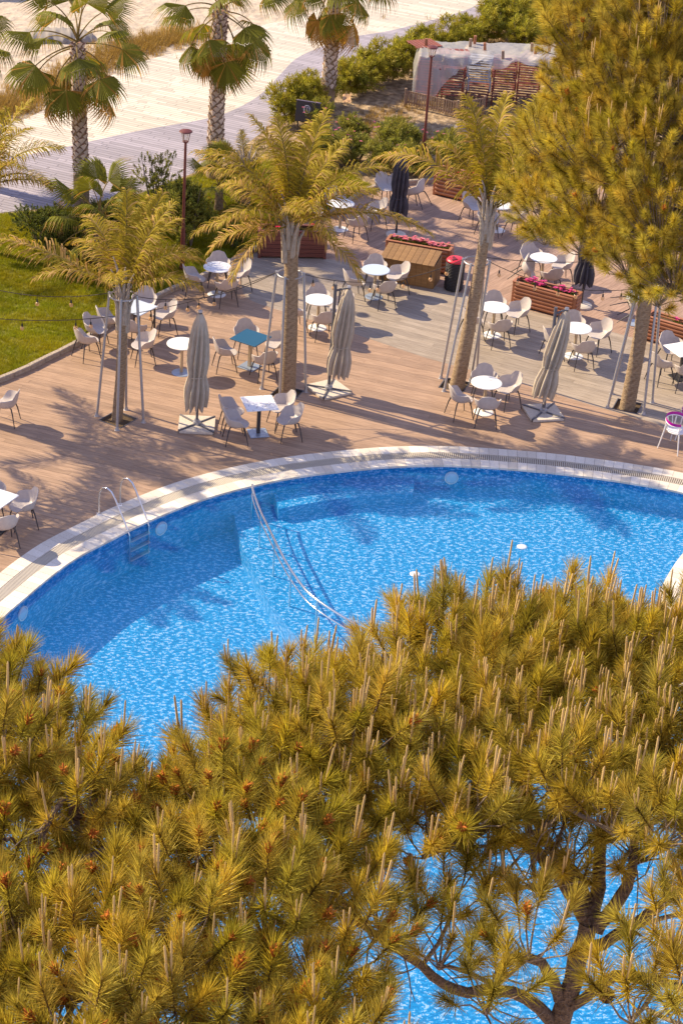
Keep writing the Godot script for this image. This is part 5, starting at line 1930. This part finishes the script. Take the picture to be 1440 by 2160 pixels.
func pine(label: String, base: Vector3, limbs: Array, lobes: Array, opts: Dictionary) -> void:
	# limbs: polylines [[points], start radius, end radius] in world metres; lobes: [x, y, z, radius, shoots]
	var r := RandomNumberGenerator.new()
	r.seed = opts.seed
	var t := thing("pine_tree", label, "pine tree", base, 0.0, "pine trees")
	var wood := MB.new()
	var thin := MB.new()
	var nodes := []         # points that new twigs may grow from
	for l in limbs:
		var pts := []
		var rad := []
		var src: Array = l[0]
		for i in src.size() - 1:
			for k in 4:
				var f := k / 4.0
				var p0: Vector3 = src[maxi(i - 1, 0)]
				var p3: Vector3 = src[mini(i + 2, src.size() - 1)]
				var p: Vector3 = src[i].cubic_interpolate(src[i + 1], p0, p3, f)
				pts.append(p - base + Vector3(r.randf_range(-1, 1), r.randf_range(-1, 1), r.randf_range(-1, 1)) * 0.012)
		pts.append(src[-1] - base)
		for i in pts.size(): rad.append(lerpf(l[1], l[2], i / float(pts.size() - 1)) * r.randf_range(0.94, 1.08))
		wood.tube(pts, rad, 10, false)
		if l.size() < 4:
			for i in range(pts.size() / 3, pts.size()): nodes.append(pts[i])
	part("trunk", wood, M.bark, t)
	# shoots on the lobes
	var shoots := []
	for lb in lobes:
		var c := Vector3(lb[0], lb[1], lb[2]) - base
		var keen := 1.0 if r.randf() < opts.get("keen", 0.5) else 0.12
		for i in int(lb[4]):
			var u: float = (i + 0.5) / lb[4]
			var y := lerpf(1.0, opts.get("under", -0.35), u)
			var a: float = i * 2.39996 + lb[0] * 7.0
			var q := sqrt(maxf(0, 1 - y * y))
			var d := Vector3(cos(a) * q, y, sin(a) * q)
			var flat: float = opts.get("flat", 0.75)
			var p: Vector3 = c + Vector3(d.x, d.y * flat, d.z) * lb[3] * r.randf_range(0.72, 1.05)
			var ax := (d * r.randf_range(0.5, 0.95) + Vector3(0, 0.75, 0) + Vector3(r.randfn(), 0, r.randfn()) * 0.14).normalized()
			shoots.append([p, ax, c - Vector3(0, lb[3] * 0.7, 0), y, keen])
	# twigs: each lobe has a node joined to the nearest wood, its shoots fan out from there
	var joined := {}
	var order := range(lobes.size())
	var centre := Vector3.ZERO
	for nd in nodes: centre += nd / nodes.size()
	order.sort_custom(func(a, b): return (Vector3(lobes[a][0], lobes[a][1], lobes[a][2]) - base).distance_squared_to(centre) < (Vector3(lobes[b][0], lobes[b][1], lobes[b][2]) - base).distance_squared_to(centre))
	for li in order:
		var lb: Array = lobes[li]
		var c := Vector3(lb[0], lb[1] - lb[3] * 0.55, lb[2]) - base
		var best := nodes[0] as Vector3
		for nd in nodes:
			if nd.distance_squared_to(c) + maxf(0, nd.y - c.y) * 0.6 < best.distance_squared_to(c) + maxf(0, best.y - c.y) * 0.6: best = nd
		var len := best.distance_to(c)
		var side := Vector3(r.randfn(), r.randfn() * 0.4 - 0.3, r.randfn()) * 0.1 * len
		var m1 := best.lerp(c, 0.4) + side
		var m2 := best.lerp(c, 0.75) + side * 0.7
		var rr: float = opts.get("twig", 0.016) * (1.0 + 0.5 * len)
		thin.tube([best, m1, m2, c], [rr * 1.3, rr * 1.1, rr, rr * 0.7], 6, false)
		nodes.append(m1); nodes.append(m2); nodes.append(c)
	var sh := {0: [], 1: [], 2: [], 3: []}
	var tn := {0: [], 1: [], 2: [], 3: []}
	var ca := {0: [], 1: [], 2: []}
	var po := []
	var cones := []
	var scale: float = opts.get("scale", 1.0)
	for q in shoots:
		var p: Vector3 = q[0]
		var ax: Vector3 = q[1]
		var k := r.randi() % 4
		var b := Basis(Quaternion(Vector3.UP, ax)) * Basis(Vector3.UP, r.randf() * TAU)
		var s := scale * r.randf_range(0.8, 1.2)
		sh[k].append(Transform3D(b.scaled(Vector3.ONE * s), p))
		var g := r.randf_range(0.68, 1.32)
		tn[k].append(Color(g * r.randf_range(0.93, 1.1), g, g * r.randf_range(0.7, 1.3)))
		var j: Vector3 = q[2]
		thin.tube([j, j.lerp(p, 0.55) + Vector3(r.randfn(), r.randfn(), r.randfn()) * 0.02, p + ax * 0.02], [0.008 * scale, 0.006 * scale, 0.005 * scale], 4, false)
		if q[3] > 0.1 and r.randf() < opts.get("candles", 0.8) * q[4]:
			var up := (ax * 0.12 + Vector3.UP + Vector3(r.randfn(), 0, r.randfn()) * 0.05).normalized()
			ca[r.randi() % 3].append(Transform3D((Basis(Quaternion(Vector3.UP, up)) * Basis(Vector3.UP, r.randf() * TAU)).scaled(Vector3.ONE * scale * r.randf_range(0.7, 1.25)), p + ax * 0.19 * s))
		elif r.randf() < opts.get("pollen", 0.1):
			po.append(Transform3D(b.scaled(Vector3.ONE * scale * r.randf_range(1.1, 1.9)), p + ax * 0.17 * s))
		if r.randf() < opts.get("cones", 0.006): cones.append(p)
	# bare dead twigs under the crown
	for i in int(opts.get("dead", 0)):
		var p: Vector3 = nodes[r.randi() % nodes.size()]
		var d := Vector3(r.randfn(), r.randfn() * 0.5 - 0.1, r.randfn()).normalized()
		var pts := [p]
		for k in 4:
			d = (d + Vector3(r.randfn(), r.randfn(), r.randfn()) * 0.35).normalized()
			pts.append(pts[-1] + d * r.randf_range(0.06, 0.14))
			if k == 1:
				var d2 := (d + Vector3(r.randfn(), r.randfn(), r.randfn()) * 0.8).normalized()
				thin.tube([pts[-1], pts[-1] + d2 * 0.1, pts[-1] + d2 * 0.2 + Vector3(r.randfn(), r.randfn(), r.randfn()) * 0.02], [0.004, 0.003, 0.002], 4, false)
		thin.tube(pts, [0.007, 0.006, 0.005, 0.004, 0.0025], 4, false)
	part("branches", thin, M.twig, t)
	if pine_parts.is_empty():
		for k in 4: pine_parts["s%d" % k] = shoot_mesh(100 + k, 210, 0.2, 0.145, 0.004, Color(0.47, 0.375, 0.056))
		for k in 3: pine_parts["c%d" % k] = candle_mesh(3 + k)
		pine_parts.cone = cone_mesh()
		var m := MB.new()
		for i in 16:
			var a := i * 2.39996
			var d := Vector3(cos(a), 0.9, sin(a)).normalized()
			var b2 := 0.8 + 0.4 * fmod(i * 0.61, 1.0)
			m.col = Color(0.5 * b2, 0.15 * b2, 0.03 * b2)
			var p := Vector3(0, i * 0.0022, 0)
			m.tube([p, p + d * 0.014, p + d * 0.024], [0.005, 0.006, 0.002], 5, false)
		pine_parts.pollen = m.mesh()
	var crown := Node3D.new()
	crown.name = "crown"
	t.add_child(crown)
	for k in 4:
		if sh[k].size(): scatter("needles", pine_parts["s%d" % k], M.needle, crown, sh[k], tn[k])
	for k in 3:
		if ca[k].size(): scatter("spring_candles", pine_parts["c%d" % k], M.candle, crown, ca[k])
	if po.size(): scatter("pollen_cones", pine_parts.pollen, M.candle, crown, po)
	for p in cones:
		part("pine_cone", pine_parts.cone, M.candle, crown, Transform3D(Basis(Vector3(r.randf(), r.randf(), r.randf()).normalized(), r.randf() * TAU).scaled(Vector3.ONE * scale), p + Vector3(0, -0.08, 0)))

func canopy(poly: PackedVector2Array, top: float, spacing: float, radius: float, shoots: int, r: RandomNumberGenerator, holes := []) -> Array:
	var out := []
	var nz := FastNoiseLite.new()
	nz.seed = r.randi() % 1000
	nz.frequency = 0.9
	var mn := Vector2(1e9, 1e9)
	var mx := -mn
	for q in poly:
		mn = mn.min(q); mx = mx.max(q)
	for tries in 6000:
		var p := Vector2(r.randf_range(mn.x, mx.x), r.randf_range(mn.y, mx.y))
		if not Geometry2D.is_point_in_polygon(p, poly): continue
		var ok := true
		for h in holes:
			if p.distance_to(Vector2(h[0], h[1])) < h[2]: ok = false
		for o in out:
			if Vector2(o[0], o[2]).distance_to(p) < spacing: ok = false
		if not ok: continue
		var edge := 1e9
		for i in poly.size():
			edge = minf(edge, p.distance_to(Geometry2D.get_closest_point_to_segment(p, poly[i], poly[(i + 1) % poly.size()])))
		out.append([p.x, top + 0.34 * nz.get_noise_2d(p.x, p.y) + r.randf_range(-0.08, 0.08) - 0.16 * (1.0 - smoothstep(0.0, 0.4, edge)), p.y, radius * r.randf_range(0.8, 1.2), shoots])
	return out

func build_pines() -> void:
	var r := RandomNumberGenerator.new()
	r.seed = 99
	# pine rising between the building and the pool, its crown at balcony height
	var far := pv([[-0.62, -10.35], [-0.62, -10.7], [-0.5, -11.0], [-0.3, -11.3], [-0.1, -11.55], [0.15, -11.5], [0.42, -11.95], [0.8, -12.15], [1.28, -12.35], [1.78, -12.35], [2.11, -12.3], [2.6, -12.45], [3.6, -12.2], [3.8, -10.3], [2.7, -10.15], [1.9, -10.25], [1.2, -10.2], [0.65, -10.15], [0.1, -10.2]])
	var lobes := canopy(far, 13.28, 0.33, 0.3, 17, r)
	lobes.append_array(canopy(far, 12.85, 0.45, 0.28, 10, r))
	for q in [[1.25, 13.08, -9.22], [1.0, 13.03, -8.81], [1.97, 13.45, -8.92], [1.75, 13.3, -8.52], [0.64, 13.2, -9.93], [0.38, 13.05, -9.45], [1.74, 13.42, -10.01], [2.04, 13.52, -9.78], [0.9, 13.38, -9.97], [1.47, 13.44, -10.19], [0.83, 12.76, -9.92], [2.02, 13.48, -8.29], [2.3, 13.3, -9.3], [0.75, 12.9, -9.3]]:
		lobes.append([q[0], q[1], q[2], 0.2, 9])
	var V := func(a: Array):
		var o := []
		for q in a: o.append(Vector3(q[0], q[1], q[2]))
		return o
	var limbs := [
		[V.call([[1.5, -0.1, -9.5], [1.55, 4.0, -9.6], [1.42, 8.0, -9.7], [1.5, 11.2, -9.78]]), 0.24, 0.068, "trunk"],
		[V.call([[1.5, 11.15, -9.78], [1.54, 11.6, -9.8], [1.6, 12.1, -9.86], [1.69, 12.56, -10.03]]), 0.07, 0.055, "trunk"],
		[V.call([[1.69, 12.56, -10.03], [1.5, 12.76, -10.23], [1.32, 12.87, -10.34], [1.07, 13.02, -10.36], [0.6, 13.05, -10.8]]), 0.05, 0.022],
		[V.call([[1.69, 12.56, -10.03], [1.62, 12.69, -10.28], [1.47, 12.76, -10.49], [1.33, 12.9, -10.74], [1.1, 12.95, -11.5]]), 0.055, 0.02],
		[V.call([[1.69, 12.56, -10.03], [1.76, 12.68, -10.25], [1.76, 12.83, -10.5], [1.82, 13.0, -10.72], [1.8, 13.0, -11.6]]), 0.055, 0.02],
		[V.call([[1.72, 12.54, -10.01], [1.87, 12.78, -10.06], [1.91, 13.01, -10.1], [1.95, 13.1, -10.5]]), 0.05, 0.02],
		[V.call([[1.65, 12.38, -9.97], [1.84, 12.52, -9.96], [2.09, 12.92, -9.87], [2.3, 13.1, -9.9], [2.9, 13.1, -10.6]]), 0.045, 0.02],
		[V.call([[1.57, 11.9, -9.83], [1.25, 12.2, -9.79], [0.89, 12.3, -9.65], [0.59, 12.55, -9.62], [0.28, 12.8, -9.63], [-0.2, 12.95, -10.3]]), 0.045, 0.014],
		[V.call([[1.57, 11.95, -9.85], [1.86, 12.41, -9.75], [2.19, 12.68, -9.37], [2.3, 13.0, -8.9]]), 0.042, 0.015],
		[V.call([[1.56, 12.1, -9.86], [1.4, 12.42, -9.82], [1.16, 12.6, -9.6], [1.05, 12.8, -9.1]]), 0.04, 0.015],
		[V.call([[1.07, 13.02, -10.36], [0.3, 13.0, -10.7], [-0.4, 12.95, -10.9]]), 0.025, 0.012]]
	pine("large pine with pale upright candles and forked limbs over the pool", Vector3(1.5, 0, -9.5), limbs, lobes, {"seed": 11, "dead": 170, "keen": 0.85, "candles": 0.95, "pollen": 0.12, "cones": 0.012, "twig": 0.011})
	# its neighbour, whose crown reaches over the coping
	var near := pv([[-2.6, -11.2], [-2.15, -11.1], [-1.9, -10.98], [-1.62, -10.65], [-1.3, -10.3], [-1.05, -10.05], [-0.75, -10.1], [-0.35, -10.3], [0.05, -10.2], [0.25, -9.7], [0.15, -9.0], [0.15, -8.3], [0.5, -7.7], [0.3, -7.2], [-3.0, -7.2], [-3.0, -10.8]])
	var lobes2 := canopy(near, 13.4, 0.34, 0.3, 17, r, [[-1.42, -8.98, 0.42], [-1.05, -8.85, 0.2]])
	lobes2.append_array(canopy(near, 12.85, 0.45, 0.28, 10, r, [[-1.45, -9.0, 0.3]]))
	var limbs2 := [
		[V.call([[-2.3, -0.1, -7.6], [-2.2, 6.0, -7.8], [-2.0, 11.5, -8.2], [-1.75, 12.9, -8.65], [-1.6, 13.35, -8.87]]), 0.22, 0.06, "trunk"],
		[V.call([[-1.6, 13.3, -8.87], [-1.54, 13.55, -9.06], [-1.49, 13.7, -9.19], [-1.44, 13.72, -9.4]]), 0.032, 0.015],
		[V.call([[-1.6, 13.3, -8.87], [-1.4, 13.42, -9.09], [-1.23, 13.5, -9.2], [-1.1, 13.5, -9.5]]), 0.032, 0.014],
		[V.call([[-1.62, 13.28, -8.85], [-1.31, 13.42, -8.84], [-1.06, 13.47, -8.92], [-0.85, 13.45, -8.95]]), 0.03, 0.012],
		[V.call([[-1.54, 13.55, -9.06], [-1.62, 13.68, -9.03], [-1.69, 13.76, -8.96]]), 0.018, 0.01],
		[V.call([[-1.75, 12.9, -8.65], [-1.2, 12.8, -9.0], [-0.7, 12.8, -9.5], [-0.3, 12.85, -9.9]]), 0.05, 0.02],
		[V.call([[-1.85, 12.5, -8.5], [-1.2, 12.5, -8.3], [-0.6, 12.7, -8.2], [0.0, 12.8, -8.3]]), 0.05, 0.02],
		[V.call([[-1.75, 12.9, -8.65], [-1.9, 12.9, -9.4], [-1.9, 12.95, -10.3]]), 0.045, 0.02]]
	pine("second large pine with orange pollen cones whose crown reaches the pool coping", Vector3(-2.3, 0, -7.6), limbs2, lobes2, {"seed": 12, "dead": 90, "keen": 0.25, "candles": 0.8, "pollen": 0.6, "cones": 0.008, "twig": 0.011})
	# pine on the far side, its boughs over the timber deck
	var L3 := [[3.46, 12.80, -29.70, 0.95], [2.91, 12.57, -29.18, 0.56], [3.95, 12.88, -28.62, 0.79], [3.05, 11.83, -28.94, 0.56], [3.72, 12.06, -28.40, 0.85], [4.25, 12.03, -27.79, 0.78], [2.67, 10.77, -29.68, 0.45], [3.14, 11.25, -28.21, 0.67], [3.84, 11.44, -27.44, 0.78], [2.39, 10.09, -29.47, 0.32], [2.72, 9.98, -28.86, 0.47], [3.28, 10.52, -27.93, 0.61], [4.06, 10.85, -26.87, 0.71], [2.68, 9.66, -28.74, 0.19], [3.15, 9.94, -28.04, 0.34], [3.74, 10.09, -27.16, 0.48], [4.32, 10.17, -26.57, 0.53], [4.14, 9.73, -26.74, 0.27], [3.45, 10.11, -27.75, 0.37],
		[4.9, 12.6, -29.5, 1.0], [5.6, 11.6, -28.4, 1.0], [5.4, 10.4, -27.2, 0.9], [4.4, 13.8, -29.8, 1.0], [3.5, 13.9, -30.2, 0.8], [6.8, 12.6, -29.6, 1.2], [5.8, 14.2, -30.2, 1.1], [8.6, 12.2, -29.0, 1.2], [7.6, 14.4, -30.4, 1.2], [9.4, 13.2, -31.0, 1.2], [7.4, 12.6, -32.2, 1.2]]
	var lobes3 := []
	for q in L3: lobes3.append([q[0], q[1], q[2], q[3], int(clampf(190.0 * q[3] * q[3], 14, 170))])
	var limbs3 := [
		[V.call([[8.4, -0.1, -30.2], [8.2, 5.0, -30.2], [7.8, 9.5, -30.1], [7.4, 13.0, -30.2]]), 0.28, 0.08, "trunk"],
		[V.call([[8.0, 8.0, -30.1], [6.5, 9.6, -29.2], [5.0, 10.4, -28.2], [3.4, 10.3, -28.2], [2.7, 10.1, -29.0]]), 0.12, 0.03],
		[V.call([[7.9, 9.2, -30.1], [6.2, 11.0, -29.6], [4.6, 11.8, -29.0], [3.3, 11.9, -28.9]]), 0.11, 0.03],
		[V.call([[7.6, 11.0, -30.1], [6.0, 12.4, -30.0], [4.2, 13.0, -29.6], [3.2, 12.9, -29.5]]), 0.1, 0.03],
		[V.call([[7.9, 8.6, -30.1], [6.6, 9.2, -28.4], [5.2, 9.7, -27.2], [4.2, 9.8, -26.9]]), 0.1, 0.03]]
	pine("dense pine whose boughs hang over the timber deck and the right palm guard", Vector3(8.4, 0, -30.2), limbs3, lobes3, {"seed": 13, "candles": 0.35, "pollen": 0.04, "cones": 0.002, "twig": 0.02, "flat": 0.9, "under": -0.8, "scale": 1.1})
